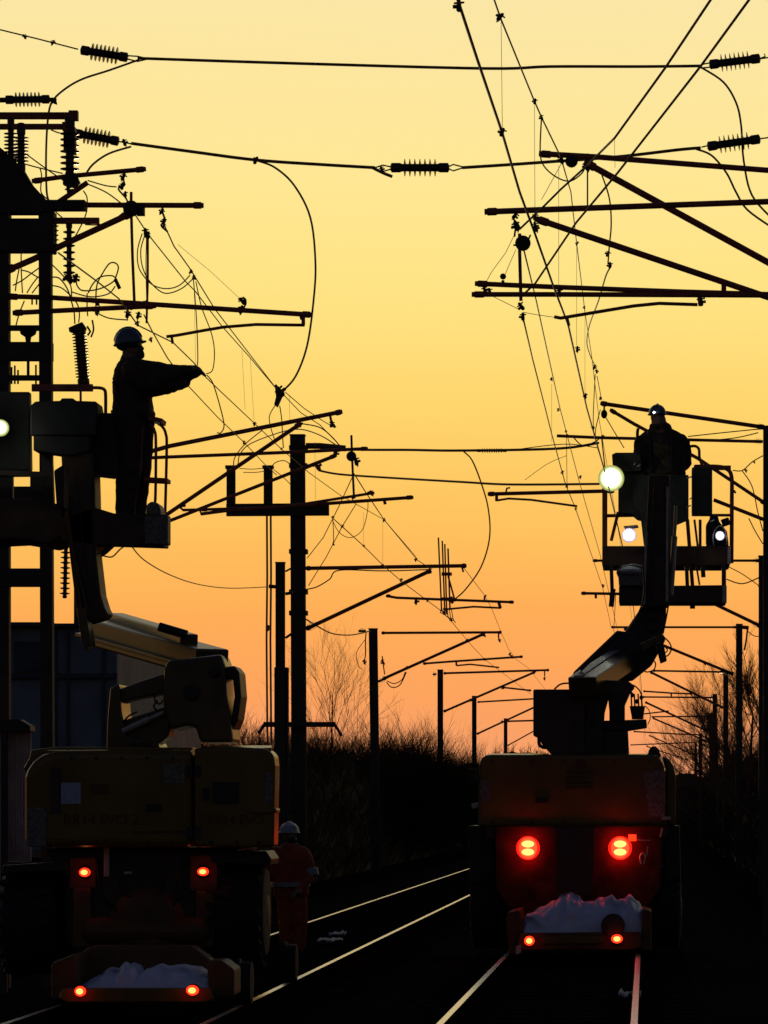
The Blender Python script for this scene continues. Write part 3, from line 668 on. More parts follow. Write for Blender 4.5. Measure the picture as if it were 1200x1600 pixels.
wire('overhead_wire', 'wire hanging from the lowest near clamp, outermost of the wires beside the floodlight', 'wire',
     [[(818, 499, 30.4), (832, 560, 36), (852, 638, 43), (862, 678, 46), (884, 758, 56), (898, 791, 62), (926, 872, 80), (942, 920, 92), (955, 980, 120)]], .007, clamps=[(879, 738, 54), (886, 760, 57), (900, 795, 62), (942, 915, 92)])
wire('overhead_wire', 'upper of two wires slanting from the top corner down to the pulley disc', 'wire',
     [[(1122, -18, 22), (1110, 0, 22.2), (1040, 105, 24), (960, 216, 26), (918, 258, 28), (876, 296, 29), (850, 322, 29.4), (812, 358, 30)]], .0085, parts=[('dropper', [(960, 217, 26), (961, 262, 26)], .002, 'thin')])
wire('overhead_wire', 'lower of two wires slanting from the top corner to the lower near tube', 'wire',
     [[(1182, -18, 22), (1170, 0, 22.2), (1095, 103, 24), (965, 270, 27), (900, 348, 29), (836, 443, 30.3), (818, 460, 30.4)]], .0085)
wire('jumper_cable', 'hanging U-shaped jumper below the tip of the higher near cantilever', 'cable', [[(846, 184, 30.5), (844, 235, 30.6), (849, 258, 30.6), (868, 276, 30.7), (890, 283, 30.8), (908, 272, 31), (914, 262, 31)]], .0062, smooth=True)
wire('jumper_cable', 'crooked jumper with a joint that ends at the dangling dark clamp block', 'cable', [[(940, 272, 30.7), (952, 310, 30.7), (955, 350, 31), (952, 385, 31.2), (950, 412, 31.5)], [(950, 412, 31.5), (955, 415, 31.6), (947, 430, 32), (935, 470, 34), (921, 508, 38), (917, 535, 42), (922, 555, 46), (930, 572, 50)], [(930, 585, 50), (927, 650, 53), (928, 680, 55)], [(933, 588, 50), (940, 625, 54)]], .0065, smooth=True,
     clamps=[(953, 414, 31.5), (950, 396, 31.5), (929, 573, 42), (932, 580, 42), (938, 622, 52), (944, 646, 57)])
mb = MB(); mb.ell(P(944, 647, 56.5), 5 / S(57), 5 / S(57), 7 / S(57)); curve(mb, [(944, 635), (944, 645)], 56.5, 3)
curve(mb, [(947, 653), (960, 675), (975, 700)], 56.5, 1.6); curve(mb, [(940, 684), (944, 720), (948, 760)], 56.5, 2.2); curve(mb, [(938, 640), (930, 680), (940, 720), (946, 738)], 56.5, 1.6); curve(mb, [(895, 682), (910, 696), (930, 690), (942, 680)], 56.5, 2)
tag(mb.build('weight_bob', 'dark'), 'small dark bob hanging on a cord at the arm tip beside the platform', 'weight')
for lab, run in [('thin slack stay running from the pulley disc hook to the lower tube tip', [(806, 362), (790, 395), (768, 425), (760, 440)]), ('short thin stay beside the ring bolt on the lower near tube', [(806, 390), (795, 415), (788, 432)]), ('faint stay wire under the tips of the double near tube', [(770, 463), (800, 478), (812, 484)]), ('faint stay wire linking the low clamp to the long steady arm', [(818, 488), (840, 492), (868, 496)]), ('thin slanting tie below the tip of the higher near cantilever', [(877, 256), (868, 272), (855, 296), (846, 312)])]:
    wire('tie_wire', lab, 'wire', [[(x, y, 30.2) for x, y in run]], .0026, 'thin')

# left track wires
wire('overhead_wire', 'wire from the gantry pulley clamp slanting down beside the outstretched arm', 'wire',
     [[(206, 328, 37.8), (232, 367, 39), (290, 440, 42), (305, 455, 43), (347, 510, 47), (390, 558, 51), (432, 608, 55)], [(444, 618, 55), (470, 645, 55), (500, 664, 55), (530, 695, 54.2)]], .0068, clamps=[(228, 361, 38.7), (231, 368, 38.8)])
wire('overhead_wire', 'outermost sloping wire from the gantry tube end to the dark wire grip', 'wire',
     [[(255, 348, 38), (272, 385, 39.5), (297, 420, 41.5), (308, 438, 43), (335, 482, 46), (395, 560, 52), (434, 610, 55)], [(446, 613, 55), (475, 638, 58), (505, 658, 60), (522, 668, 55)]], .0072, clamps=[(298, 424, 41.5), (303, 433, 42), (256, 352, 38)],
     parts=[('dropper', [(303, 440, 42), (306, 580, 42)], .002, 'thin'), ('dropper', [(378, 548, 51), (383, 640, 51)], .0024, 'thin'), ('dropper', [(391, 560, 52), (397, 660, 52)], .0024, 'thin')])
wire('contact_wire', 'contact wire passing over the pointing person’s helmet and behind the forearm', 'wire',
     [[(91, 395, 31), (152, 440, 33.5), (186, 467, 35.5), (215, 508, 37.5), (270, 535, 40), (302, 566, 43), (320, 588, 45), (345, 612, 48), (397, 661, 54), (440, 702, 60), (482, 738, 66), (532, 774, 75), (600, 812, 84), (650, 870, 88)]], .0072, clamps=[(398, 662, 54), (440, 701, 60), (215, 505, 37.5)])
wire('overhead_wire', 'wire leaving under the pointing person’s elbow towards the crossarm stubs', 'wire',
     [[(225, 492, 38), (238, 518, 38.5), (262, 560, 40), (295, 604, 44), (340, 652, 49), (381, 691, 54), (416, 728, 60), (432, 742, 62)]], .0066, clamps=[(236, 530, 38.5), (381, 691, 54)])
wire('tie_wire', 'hair-thin tie from the sloping wire to the ring on the registration tube', 'wire', [[(278, 382, 39.5), (330, 425, 38.5), (374, 466, 38)]], .0022, 'thin')
wire('overhead_wire', 'wire continuing from the round pulley beyond the tall mast to its long arm', 'wire', [[(553, 740, 54.5), (570, 767, 58), (600, 812, 66), (652, 875, 80), (672, 888, 86)]], .0085, clamps=[(600, 812, 66), (650, 874, 80)])
wire('contact_wire', 'curving contact wire that dives past the rod bundle down to the looped mast', 'wire', [[(518, 808, 66), (568, 853, 74), (598, 883, 80), (627, 908, 85), (663, 935, 88), (690, 955, 92), (703, 968, 96), (717, 985, 110), (728, 998, 122), (738, 1010, 128), (757, 1030, 140), (790, 1055, 165), (830, 1085, 200)]], .0095, clamps=[(568, 853, 74), (598, 883, 80), (627, 906, 85), (668, 938, 88), (694, 957, 92), (705, 968, 96), (730, 1000, 122), (757, 1030, 140)])
wire('messenger_wire', 'thin far messenger beaded with clamps, sagging over the receding masts', 'wire', [[(725, 888, 88), (757, 930, 96), (768, 950, 105), (783, 988, 122), (795, 1015, 132), (806, 1030, 142), (826, 1044, 156), (850, 1075, 180), (870, 1110, 230)]], .0075, 'thin', clamps=[(780, 1000, 122), (797, 1022, 135), (851, 1060, 160)])
wire('jumper_cable', 'crossing pair of jumpers forming an X beside the tall mast', 'cable', [[(553, 740, 70), (530, 790, 74), (505, 840, 80), (480, 872, 85)], [(556, 788, 80), (535, 822, 80), (510, 870, 83), (482, 915, 85)], [(520, 812, 80), (521, 830, 80), (521, 850, 80)]], .0095, clamps=[(520, 808, 80), (521, 850, 80), (535, 822, 80)])
wire('jumper_cable', 'small sagging loop below the registration tube beyond the tall mast', 'cable', [[(519, 812, 80), (530, 832, 80), (548, 840, 80), (566, 828, 80), (574, 800, 80), (575, 782, 80)]], .008, smooth=True)
wire('jumper_cable', 'arched thin cables joining the stub tops to the tilted cantilever', 'cable', [[(365, 730, 62), (367, 715, 62), (382, 695, 62), (410, 672, 62)], [(372, 728, 62), (375, 710, 62), (392, 693, 62), (440, 675, 60), (470, 671, 58), (500, 680, 56), (526, 696, 55)], [(425, 728, 70), (432, 722, 70), (445, 720, 70), (456, 728, 70)], [(374, 732, 85), (395, 733, 85), (415, 731, 85)], [(428, 734, 85), (442, 745, 85), (455, 758, 85)], [(380, 738, 85), (400, 738, 85), (414, 736, 85)], [(472, 662, 54), (500, 668, 54), (520, 684, 54), (535, 702, 54)]], .009, smooth=True)
mb = MB(); mb.prism([(429, 601), (432, 600), (437, 610), (444, 612), (440, 620), (433, 636), (428, 632), (431, 620)], 55, .12, .01); fitting(mb, 437, 611, 55, 8); curve(mb, [(430, 633), (421, 650), (423, 668), (430, 690)], 55, 1.6); curve(mb, [(437, 634), (440, 655), (442, 690), (443, 700)], 55, 1.8)
tag(mb.build('wire_grip', 'dark'), 'dark wire grip where the big hanging loop meets the sloping wires', 'wire grip')
wire('tie_wire', 'pair of hair-thin dangling wires in the gap right of the wire grip', 'wire', [[(452, 618, 55), (453, 660, 55)], [(492, 690, 60), (493, 780, 60)], [(598, 810, 66), (598, 886, 66)], [(568, 800, 70), (568, 855, 70)]], .0022, 'thin')

# cross-track feeders
FD = 40
def feeder(label, runs, wd, insuls, jumpers, fit, tail=()):
    mb = MB()
    for run in runs: mb.tube(smooth_pts([P(x, y, FD) for x, y in run]), wd / 2 / S(FD), 6)
    o = tag(mb.build('feeder_wire', 'wire'), label, 'wire')
    for a, b_ in insuls: pins(a, b_, FD, 7, 12, 27, .2).build('insulator', 'porc', o)
    for j in jumpers:
        mb = MB(); curve(mb, j, FD, 3.4); mb.build('jumper', 'wire', o)
    for x, y, r in fit: fitting(MB(), x, y, FD, r).build('clamp', 'dark', o)
    for run in tail: curve(MB(), run, FD, 2.4, False).build('link', 'dark', o)
    return o
feeder('highest cross-track feeder wire with an insulator at each end', [[(215, 91), (460, 99), (760, 107), (860, 104), (1000, 104), (1095, 103)]], 4.6,
       [((126, 78), (200, 90)), ((1108, 101), (1188, 91))], [[(218, 93), (170, 110), (130, 123), (103, 138), (82, 158), (75, 185), (72, 240), (73, 300), (78, 316)], [(1095, 105), (1130, 128), (1150, 160), (1158, 195), (1162, 250), (1175, 305), (1210, 345)]],
       [(38, 57, 3.5), (83, 66, 4)], [[(-10, 44), (60, 61), (122, 77)], [(198, 87), (215, 88), (232, 92)], [(198, 92), (215, 96), (232, 92)], [(1110, 98), (1100, 100), (1090, 103)], [(1110, 105), (1098, 106), (1090, 104)], [(1186, 92), (1196, 88), (1194, 84)], [(1186, 92), (1215, 88)]])
feeder('lower cross-track feeder wire with a middle insulator, hung between gantry and near cantilever', [[(205, 224), (300, 237), (400, 250), (500, 257), (586, 262)], [(722, 262), (800, 257), (870, 252)], [(870, 252), (900, 250), (975, 244), (1060, 234), (1095, 231)], [(580, 261), (598, 270), (613, 276)]], 5,
       [((116, 208), (186, 221)), ((610, 262), (702, 262)), ((1105, 229), (1188, 217))], [[(402, 251), (430, 262), (460, 290), (485, 340), (493, 410), (490, 470), (480, 540), (462, 588), (440, 613)], [(205, 229), (170, 240), (145, 257), (133, 274)], [(1088, 233), (1112, 243), (1135, 270), (1150, 300), (1168, 328), (1210, 358)]],
       [(400, 250, 6), (194, 222, 5), (596, 264, 5)], [[(586, 262), (598, 258), (612, 261)], [(586, 263), (598, 268), (612, 264)], [(702, 260), (708, 257), (724, 261)], [(702, 264), (708, 267), (724, 262)], [(185, 221), (207, 225)], [(1108, 227), (1096, 230)], [(1186, 217), (1215, 213)]])
o = MB(); o.tube([P(-20, 157, FD), P(16, 156, FD)], 4 / S(FD), 6); o.tube([P(70, 155, FD), P(88, 157, FD)], 3.5 / S(FD), 6); fitting(o, 84, 157, FD, 6)
o = tag(o.build('insulator_string', 'dark'), 'level insulator entering at the picture edge above the gantry beams', 'insulator'); pins((8, 156), (78, 155), FD, 7, 11, 23, .2).build('insulator', 'porc', o)
o = MB(); o.tube(smooth_pts([P(*p) for p in [(482, 694, 86), (540, 702, 86), (640, 703, 84), (720, 704, 82), (870, 701, 80), (935, 692, 79)]]), 2 / S(82), 6)
o = tag(o.build('feeder_wire', 'wire'), 'upper cross-track feeder from the tall mast top, with a slim insulator', 'wire')
pins((745, 704), (792, 704), 81.5, 9, 4, 8, .15).build('insulator', 'porc', o)
mb = MB(); curve(mb, [(725, 706), (738, 720), (752, 755), (763, 795), (765, 840), (752, 885), (728, 920), (711, 936)], (82, 88), 2.4); mb.build('jumper', 'wire', o)
mb = MB(); curve(mb, [(795, 704), (880, 694), (935, 700)], 80, 1.5); curve(mb, [(820, 750), (855, 725), (885, 712)], 80, .9); mb.each('tie', 'thin', o)
o = MB(); o.tube(smooth_pts([P(*p) for p in [(498, 735, 86), (530, 741, 86), (600, 746, 84), (720, 753, 80), (800, 757, 78), (950, 756, 74)]]), 1.7 / S(82), 6)
tag(o.build('feeder_wire', 'wire'), 'lower cross-track feeder from the tall mast to the platform side', 'wire')
wire('earth_cable', 'slack cable sagging from under the pointing person’s platform to the stepped post', 'cable', [[(203, 850, 50), (225, 875, 56), (265, 898, 63), (310, 913, 70), (360, 919, 77), (418, 917, 84)]], .0095, smooth=True)
wire('messenger_wire', 'thin wire beside the lamp-lit machine jib, from arm to arm near the vanishing point', 'wire', [[(962, 930, 88), (959, 985, 110), (985, 1075, 180), (1000, 1115, 230)], [(965, 885, 85), (972, 935, 100)]], .009, 'wire')
wire('earth_cable', 'slack wires draped behind the platform at the picture edge mast', 'cable', [[(1145, 735, 57), (1160, 735, 57), (1175, 722, 57), (1192, 712, 57)], [(1160, 736, 57), (1175, 760, 57), (1184, 800, 57), (1192, 830, 57)], [(1170, 810, 57), (1180, 830, 57), (1192, 850, 57)], [(1075, 682, 57), (1130, 676, 57), (1190, 670, 57)], [(1110, 688, 57), (1150, 684, 57), (1185, 676, 57)]], .0085, smooth=True, clamps=[(1178, 722, 57), (1165, 735, 57)])

# ------------------------------------------------------------------ buildings at the left
H = thing('relay_hut', 'dark grey clad hut behind the gantry and the lifting arm', 'hut', (P(60, VY, 45).x, 45, GZ))
mb = MB(); mb.prism([(-300, 978), (183, 978), (183, 1330), (-300, 1330)], 45, 5, .03); mb.build('wall', 'hut', H)
mb = MB(); mb.prism([(-300, 972), (80, 972), (80, 978), (-300, 978)], 44.85, 5.2); mb.prism([(80, 974), (186, 974), (186, 979), (80, 979)], 44.9, 5.2); mb.build('roof_edge', 'hut_trim', H)
for (x0, y0, x1, y1) in ((22, 1002, 70, 1050), (-60, 1002, 4, 1050)):
    mb = MB(); mb.prism([(x0, y0), (x1, y0), (x1, y1), (x0, y1)], 44.97, .04, .01); mb.build('louvre_panel', 'hut_trim', H)
for (x0, x1) in ((84, 88), (104, 108), (160, 164)):
    mb = MB(); mb.prism([(x0, 980), (x1, 980), (x1, 1330), (x0, 1330)], 44.95, .06); mb.build('corner_trim', 'hut_trim', H)
mb = MB(); mb.prism([(-300, 1052), (183, 1052), (183, 1060), (-300, 1060)], 44.94, .05); mb.build('belt_trim', 'hut_trim', H)
H = thing('rendered_building', 'pale pinkish building glimpsed between the arms of the lifting linkage', 'building', (P(180, VY, 62).x, 62, GZ))
mb = MB(); mb.prism([(-200, 1016), (224, 1016), (224, 1340), (-200, 1340)], 62, 8); mb.build('wall', 'brick', H)
mb = MB(); mb.prism([(-200, 1012), (226, 1012), (226, 1017), (-200, 1017)], 61.9, 8.2); mb.build('roof_edge', 'hut_trim', H)
mb = MB(); mb.prism([(196, 1092), (212, 1092), (212, 1130), (196, 1130)], 61.97, .05); mb.build('window', 'hut_trim', H)
H = thing('gate_panel', 'pale pinkish boarded panel with a dark post at the picture edge beside the hood', 'panel', (P(20, VY, 37).x, 37, GZ))
mb = MB()
for i in range(9): mb.prism([(12 + i * 4.1 - .0, 1142), (15.6 + i * 4.1, 1142), (15.6 + i * 4.1, 1440), (12 + i * 4.1, 1440)], 37, .04, .004)
mb.build('boarding', 'brick', H)
mb = MB(); mb.prism([(-60, 1142), (2, 1142), (2, 1440), (-60, 1440)], 37, .04, .004); mb.build('boarding', 'brick', H)
mb = MB(); a = P(7, 1136, 36.9); c = Vector(a); c.z = GZ; mb.bar(c, a, 9 / S(37), .08, up=(0, 1, 0)); mb.build('post', 'dark', H)
mb = MB(); mb.prism([(-60, 1124), (30, 1124), (47, 1134), (47, 1142), (-60, 1142)], 36.85, .3); mb.build('coping', 'dark', H)

# ------------------------------------------------------------------ shared machine pieces
def tyre(name, parent, cx, cy, D, rad, width, lugs=22):
    "road wheel seen from behind, axle across the track"
    c = P(cx, cy, D) if not isinstance(cx, Vector) else cx
    a = c + Vector((-width / 2, 0, 0)); q = c + Vector((width / 2, 0, 0))
    mb = MB(); w_ = width; r = rad
    mb.lathe(a, q, [(0, r * .62), (.01, r * .80), (w_ * .12, r * .94), (w_ * .25, r * .985), (w_ * .5, r), (w_ * .75, r * .985), (w_ * .88, r * .94), (w_ - .01, r * .80), (w_, r * .62)], 40)
    for i in range(lugs):
        an = 2 * math.pi * i / lugs
        for sg in (-1, 1):
            rot = Matrix.Rotation(-an - sg * .06, 3, 'X')
            mb.box(c + rot @ Vector((sg * w_ * .24, 0, r * 1.0)), w_ * .44, r * .10, r * .07, rot @ Matrix.Rotation(sg * .35, 3, 'Z'))
    o = mb.build(name, 'rubber', parent)
    rm = MB().lathe(a + Vector((-.012, 0, 0)), q, [(0, r * .2), (.02, r * .25), (.04, r * .5), (.02, r * .60), (w_ + .004, r * .60), (w_ - .02, r * .5), (w_ + .02, r * .25), (w_ + .024, r * .1)], 24)
    rm.build('rim', 'amber', o)
    return o
def railwheel(parent, X, Y, rad=.17):
    mb = MB(); d = 1 if X > 0 else -1
    mb.lathe((X - .06, Y, rad), (X + .06, Y, rad), [(0, rad * .5), (.005, rad + .025), (.025, rad + .025), (.035, rad + .004), (.115, rad), (.12, rad * .5)], 28)
    return mb.build('rail_wheel', 'rubber', parent)
def lamp(parent, px, py, D, rx, ry, big=False, stem=.03):
    "tail lamp: housing ring, red glass dome, bright bulb"
    c = P(px, py, D); s = S(D)
    ho = MB().lathe(c + Vector((0, stem + .06, 0)), c, [(0, rx / s * 1.0), (.05, rx / s * 1.02), (.06, rx / s * .92)], 18).build('tail_lamp', 'black', parent)
    MB().ell(c + Vector((0, stem * .5, 0)), rx / s, .03 + stem * .5, ry / s, 18, 10).build('lens', 'redbig' if big else 'red', ho, True)
    k = MB()
    if big:
        for sg in (-1, 1):
            k.ell(c + Vector((0, -.034, sg * ry * .36 / s)), rx * .68 / s, .022, ry * .31 / s, 16, 8)
        rg = MB().lathe(c + Vector((0, .03, 0)), c, [(0, rx / s * 1.1), (.03, rx / s * 1.28), (.034, rx / s * 1.26), (.012, rx / s * 1.0)], 28).build('bloom_or_reflector', 'redbloom', ho)  # glowing ring added to imitate the red halo
    else: k.ell(c + Vector((0, -.02, 0)), rx * .62 / s, .03, ry * .6 / s, 14, 8)
    k.build('bulb', 'redcorebig' if big else 'redcore', ho, True)
    return ho
def flood(parent, px, py, D, r, m='flood', facing=(0, -1, 0)):
    c = P(px, py, D); s = S(D); f = Vector(facing).normalized()
    ho = MB().lathe(c - f * .16, c, [(0, r / s * .5), (.03, r / s * .8), (.10, r / s * .98), (.105, r / s * .98)], 20).build('floodlight', 'black', parent)
    ln = MB(); ln.lathe(c - f * .01, c + f * .09, [(0, r / s * .74), (.03, r / s * .72), (.06, r / s * .5), (.085, r / s * .1)], 24); ln = ln.build('lens', m, ho, True)
    if m == 'flood':  # stepped glowing rings imitate the bloom round the lens
        MB().lathe(c - f * .02, c + f * .05, [(0, r / s * .90), (.022, r / s * .90), (.03, r / s * .7)], 24).build('bloom_or_reflector', 'flood_bloom_in', ho, True)
        MB().lathe(c - f * .03, c + f * .05, [(0, r / s * 1.06), (.02, r / s * 1.06), (.024, r / s * .88)], 24).build('mid_bloom', 'flood_bloom_mid', ho, True)
        MB().lathe(c - f * .04, c + f * .05, [(0, r / s * 1.20), (.015, r / s * 1.20), (.02, r / s * 1.04)], 28).build('outer_bloom', 'flood_bloom_out', ho, True)
    else: MB().lathe(c - f * .03, c + f * .05, [(0, r / s * 1.12), (.015, r / s * 1.12), (.02, r / s * .8)], 28).build('outer_bloom', 'lantern_bloom', ho, True)  # one glowing ring imitates the lantern's bloom
    return ho
def lamplight(parent, px, py, D, power, col, r=.06):
    l = bpy.data.lights.new('lamp_light', 'POINT'); l.energy = power; l.color = col; l.shadow_soft_size = r
    o = bpy.data.objects.new('lamp_light', l); COL.objects.link(o); o.parent = parent; o.location = P(px, py, D)
def text(txt, px, py, D, hpx, parent, m='letter', name='lettering'):
    cu = bpy.data.curves.new(name, 'FONT'); cu.body = txt; cu.size = hpx / S(D) * 1.35; cu.extrude = .003; cu.align_x = 'CENTER'; cu.align_y = 'CENTER'
    o = bpy.data.objects.new('tmp', cu); COL.objects.link(o)
    dg = bpy.context.evaluated_depsgraph_get(); me = bpy.data.meshes.new_from_object(o.evaluated_get(dg))
    bpy.data.objects.remove(o); me.materials.clear(); me.materials.append(M[m])
    q = bpy.data.objects.new(name, me); COL.objects.link(q); q.parent = parent
    c = P(px, py, D)
    q.location = c if parent.type != 'EMPTY' else c - Vector(parent.location); q.rotation_euler = (R_(90), 0, 0)
    return q
def pp(name, poly, D, dep, m, parent, bev=0.0, seg=2):
    return MB().prism(poly, D, dep, bev, seg).build(name, m, parent)
def hose(name, runs, D, w, parent, m='black'):
    for r in runs: curve(MB(), r, D, w).build(name, m, parent)

# ------------------------------------------------------------------ machine on the orange person's track
LX, LD = -4.0, 32.0
A = thing('rail_boom_lift', 'wide yellow road-rail boom lift with folded arm, next to the person in orange', 'boom lift', (LX, 33.5, 0))
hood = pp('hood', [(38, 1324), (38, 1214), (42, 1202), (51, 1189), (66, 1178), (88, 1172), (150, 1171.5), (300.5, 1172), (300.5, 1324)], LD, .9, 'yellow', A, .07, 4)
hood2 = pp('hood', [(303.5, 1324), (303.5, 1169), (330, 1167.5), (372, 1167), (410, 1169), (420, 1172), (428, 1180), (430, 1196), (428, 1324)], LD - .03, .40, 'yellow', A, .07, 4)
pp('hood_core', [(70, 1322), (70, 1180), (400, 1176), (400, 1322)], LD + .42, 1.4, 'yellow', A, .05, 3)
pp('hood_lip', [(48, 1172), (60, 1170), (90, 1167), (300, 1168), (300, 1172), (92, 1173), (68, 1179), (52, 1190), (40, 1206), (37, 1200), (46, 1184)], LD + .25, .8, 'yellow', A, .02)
pp('moulded_ledge', [(384, 1268), (400, 1264), (432, 1263), (432.5, 1270), (400, 1271)], LD - .06, .3, 'yellow', hood2, .012)
pp('grille_slot', [(78, 1200), (95, 1200), (95, 1272), (78, 1272)], LD - .006, .03, 'brown', hood)
pp('edge_guard', [(42, 1262), (72, 1262), (72, 1322), (42, 1322)], LD - .008, .03, 'sticker_dim', hood)
pp('sticker', [(93, 1223), (126, 1223), (126, 1256), (93, 1256)], LD - .006, .02, 'sticker', hood)
pp('sticker', [(254, 1194), (288, 1194), (288, 1224), (254, 1224)], LD - .006, .02, 'sticker_dim', hood)
pp('vent_panel', [(332, 1222), (373, 1222), (373, 1256), (332, 1256)], LD - .038, .03, 'black', hood2, .005)
pp('side_sticker', [(414, 1206), (426, 1206), (426, 1258), (414, 1258)], LD - .036, .02, 'sticker_dim', hood2)
text('RR14 EVO 2', 158, 1281, LD - .005, 17, hood); text('RR14 EVO', 368, 1281, LD - .035, 15, hood2)
mb = MB()
for i in range(3): mb.bar(P(205 + i * 34, 1300, LD - .004), P(235 + i * 34, 1300, LD - .004), .01, .012)
mb.each('seam_clip', 'brown', hood)
def hinge(parent, px, py, D): return MB().box(P(px, py, D), .05, .02, .10).build('hinge', 'dark', parent)
def bolt(parent, px, py, D):
    c = P(px, py, D); return MB().lathe(c + Vector((0, .01, 0)), c + Vector((0, -.01, 0)), [(0, .014), (.016, .014), (.02, .009)], 8).build('bolt', 'dark', parent)
for y in (1205, 1300): hinge(hood, 296, y, LD - .005); hinge(hood2, 309, y, LD - .035)
for x in (112, 150, 190, 230, 270): bolt(hood, x, 1316, LD - .002); bolt(hood, x, 1184, LD - .002)
for x in (330, 370, 405): bolt(hood2, x, 1316, LD - .034)
mb = MB(); mb.box(P(240, 1262, LD - .01), .12, .03, .06); mb.build('latch', 'black', hood); mb = MB(); mb.box(P(322, 1240, LD - .045), .05, .03, .10); mb.build('latch', 'black', hood2)
pp('warning_label', [(140, 1225), (170, 1225), (170, 1240), (140, 1240)], LD - .006, .02, 'amber', hood)
# rear beacon bumps, handles on the hood top
mb = MB()
for x in (206, 222, 236): mb.cap(P(x, 1173, LD + .5), P(x, 1162, LD + .5), 5 / S(LD), 4.5 / S(LD), 10, 4)
mb.each('hydraulic_block', 'brown', A)
def hood_top(parent, x0, x1, y, D, ln, rise, inset=6):
    a, b_ = P(x0, y, D), P(x1, y, D); k = inset / S(D); t = .05
    c, d = b_ + Vector((-k, ln, rise)), a + Vector((k, ln, rise)); dn = Vector((0, 0, -t))
    m = [a, b_, c, d]; q = MB()
    q.add(m + [v + dn for v in (a, b_)] + [v + Vector((0, 0, -t - rise)) for v in (c, d)], [[0, 1, 2, 3], [4, 7, 6, 5], [0, 4, 5, 1], [1, 5, 6, 2], [2, 6, 7, 3], [3, 7, 4, 0]])
    return q.build('hood_top', 'yellow', parent)
hood_top(A, 72, 298, 1172.5, LD + .06, .7, .030); hood_top(A, 318, 424, 1168.5, LD + .04, .36, .026)
# chassis
ch = pp('chassis', [(70, 1326), (372, 1326), (362, 1345), (345, 1360), (345, 1470), (300, 1500), (130, 1500), (104, 1470), (104, 1360), (78, 1345)], LD + .35, 1.6, 'dark', A, .02)
pp('lamp_bracket', [(108, 1340), (150, 1340), (150, 1388), (108, 1388)], LD + .28, .06, 'brown', ch, .008)
pp('lamp_bracket', [(296, 1336), (340, 1336), (340, 1392), (296, 1392)], LD + .28, .06, 'brown', ch, .008)
pp('support_leg', [(162, 1324), (171, 1324), (171, 1370), (162, 1370)], LD + .30, .05, 'galv', ch, .006)
pp('bracket_plate', [(114, 1388), (142, 1388), (142, 1480), (114, 1480)], LD + .27, .08, 'amber', ch, .01)
pp('bracket_plate', [(306, 1392), (334, 1392), (334, 1480), (306, 1480)], LD + .27, .08, 'amber', ch, .01)
mb = MB(); c = P(228, 1448, LD + .2); mb.lathe(c + Vector((0, .5, 0)), c, [(0, .33), (.42, .33), (.47, .27), (.5, .16)], 28); mb.cap(P(150, 1455, LD + .3), P(310, 1455, LD + .3), .12, .12, 16, 5); mb.build('axle_housing', 'amber', A)
mb = MB(); mb.bar(P(194, 1364, LD + .22), P(206, 1363, LD + .22), .03, .02); mb.build('latch', 'galv', ch)
hose('hose', [[(180, 1340), (185, 1380), (200, 1400), (230, 1410), (250, 1395), (262, 1350)], [(150, 1345), (160, 1400), (180, 1420), (190, 1440)], [(270, 1345), (280, 1390), (268, 1420)]], LD + .25, 5, ch)
for cx_, cy_ in ((52, 1434), (383, 1424)):
    for dd in (0, 1.7): tyre('wheel', A, P(cx_ - (10 if cx_ > 100 else 0), cy_, LD + .7) + Vector((-.20 * (dd > 0) * (1 if cx_ > 100 else -1), dd, 0)), None, None, .46, .50)
mb = MB(); mb.prism([(330, 1330), (416, 1330), (424, 1342), (422, 1352), (330, 1348)], LD + .2, .7, .01); mb.build('mudguard', 'black', A)
mb = MB(); mb.prism([(4, 1352), (104, 1346), (104, 1360), (2, 1366)], LD + .2, 1.0, .01); mb.build('mudguard', 'black', A)
for X in (-4.73, -3.26):
    for Y in (31.2, 35.2): railwheel(A, X, Y)
TD = 30.1
tr = pp('rear_tray', [(96, 1544), (330, 1544), (334, 1562), (322, 1566), (104, 1566), (92, 1560)], TD, .10, 'yellow', A, .012)
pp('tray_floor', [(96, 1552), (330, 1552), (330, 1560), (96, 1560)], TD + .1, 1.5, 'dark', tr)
pp('tray_side', [(80, 1505), (116, 1490), (120, 1540), (96, 1562), (80, 1560)], TD + .15, 1.1, 'amber', tr, .02)
pp('tray_side', [(322, 1502), (346, 1500), (366, 1515), (366, 1556), (340, 1562), (326, 1545)], TD + .15, .5, 'amber', tr, .02)
pp('draw_frame', [(140, 1478), (300, 1478), (330, 1500), (330, 1535), (110, 1535), (112, 1500)], TD + .95, .3, 'amber', A, .03)
lamp(A, 125, 1549, TD - .05, 9, 8); lamp(A, 300.5, 1547.5, TD - .05, 10, 8)
lamp(A, 132, 1363, LD + .22, 9, 7); lamp(A, 317, 1362, LD + .22, 9, 6.5)
# folding arm
AD = 32.6
tur = pp('turret', [(166, 1172), (168, 1120), (172, 1075), (186, 1068), (190, 1110), (196, 1150), (246, 1160), (252, 1174)], AD, .6, 'boom', A, .02)
lk = pp('lower_link', [(176, 1082), (196, 1073), (220, 1064), (256, 1052), (264, 1060), (262, 1078), (244, 1086), (210, 1092), (176, 1103)], AD + .1, .34, 'boom', A, .02)
pp('lower_link', [(172, 1136), (186, 1128), (240, 1110), (258, 1104), (268, 1120), (264, 1150), (246, 1164), (180, 1166)], AD + .1, .34, 'boom', A, .02)
mb = MB(); mb.tube([P(192, 1142, AD + .02), P(232, 1124, AD + .02)], .028, 8); mb.tube([P(232, 1124, AD + .02), P(256, 1113, AD + .02)], .018, 8); mb.each('ram', 'galv', A)
hose('hose', [[(240, 1082), (243, 1096), (250, 1100), (256, 1092)], [(250, 1112), (240, 1105), (246, 1094)], [(186, 1160), (190, 1135), (200, 1120), (215, 1112)]], AD + .05, 3, A)
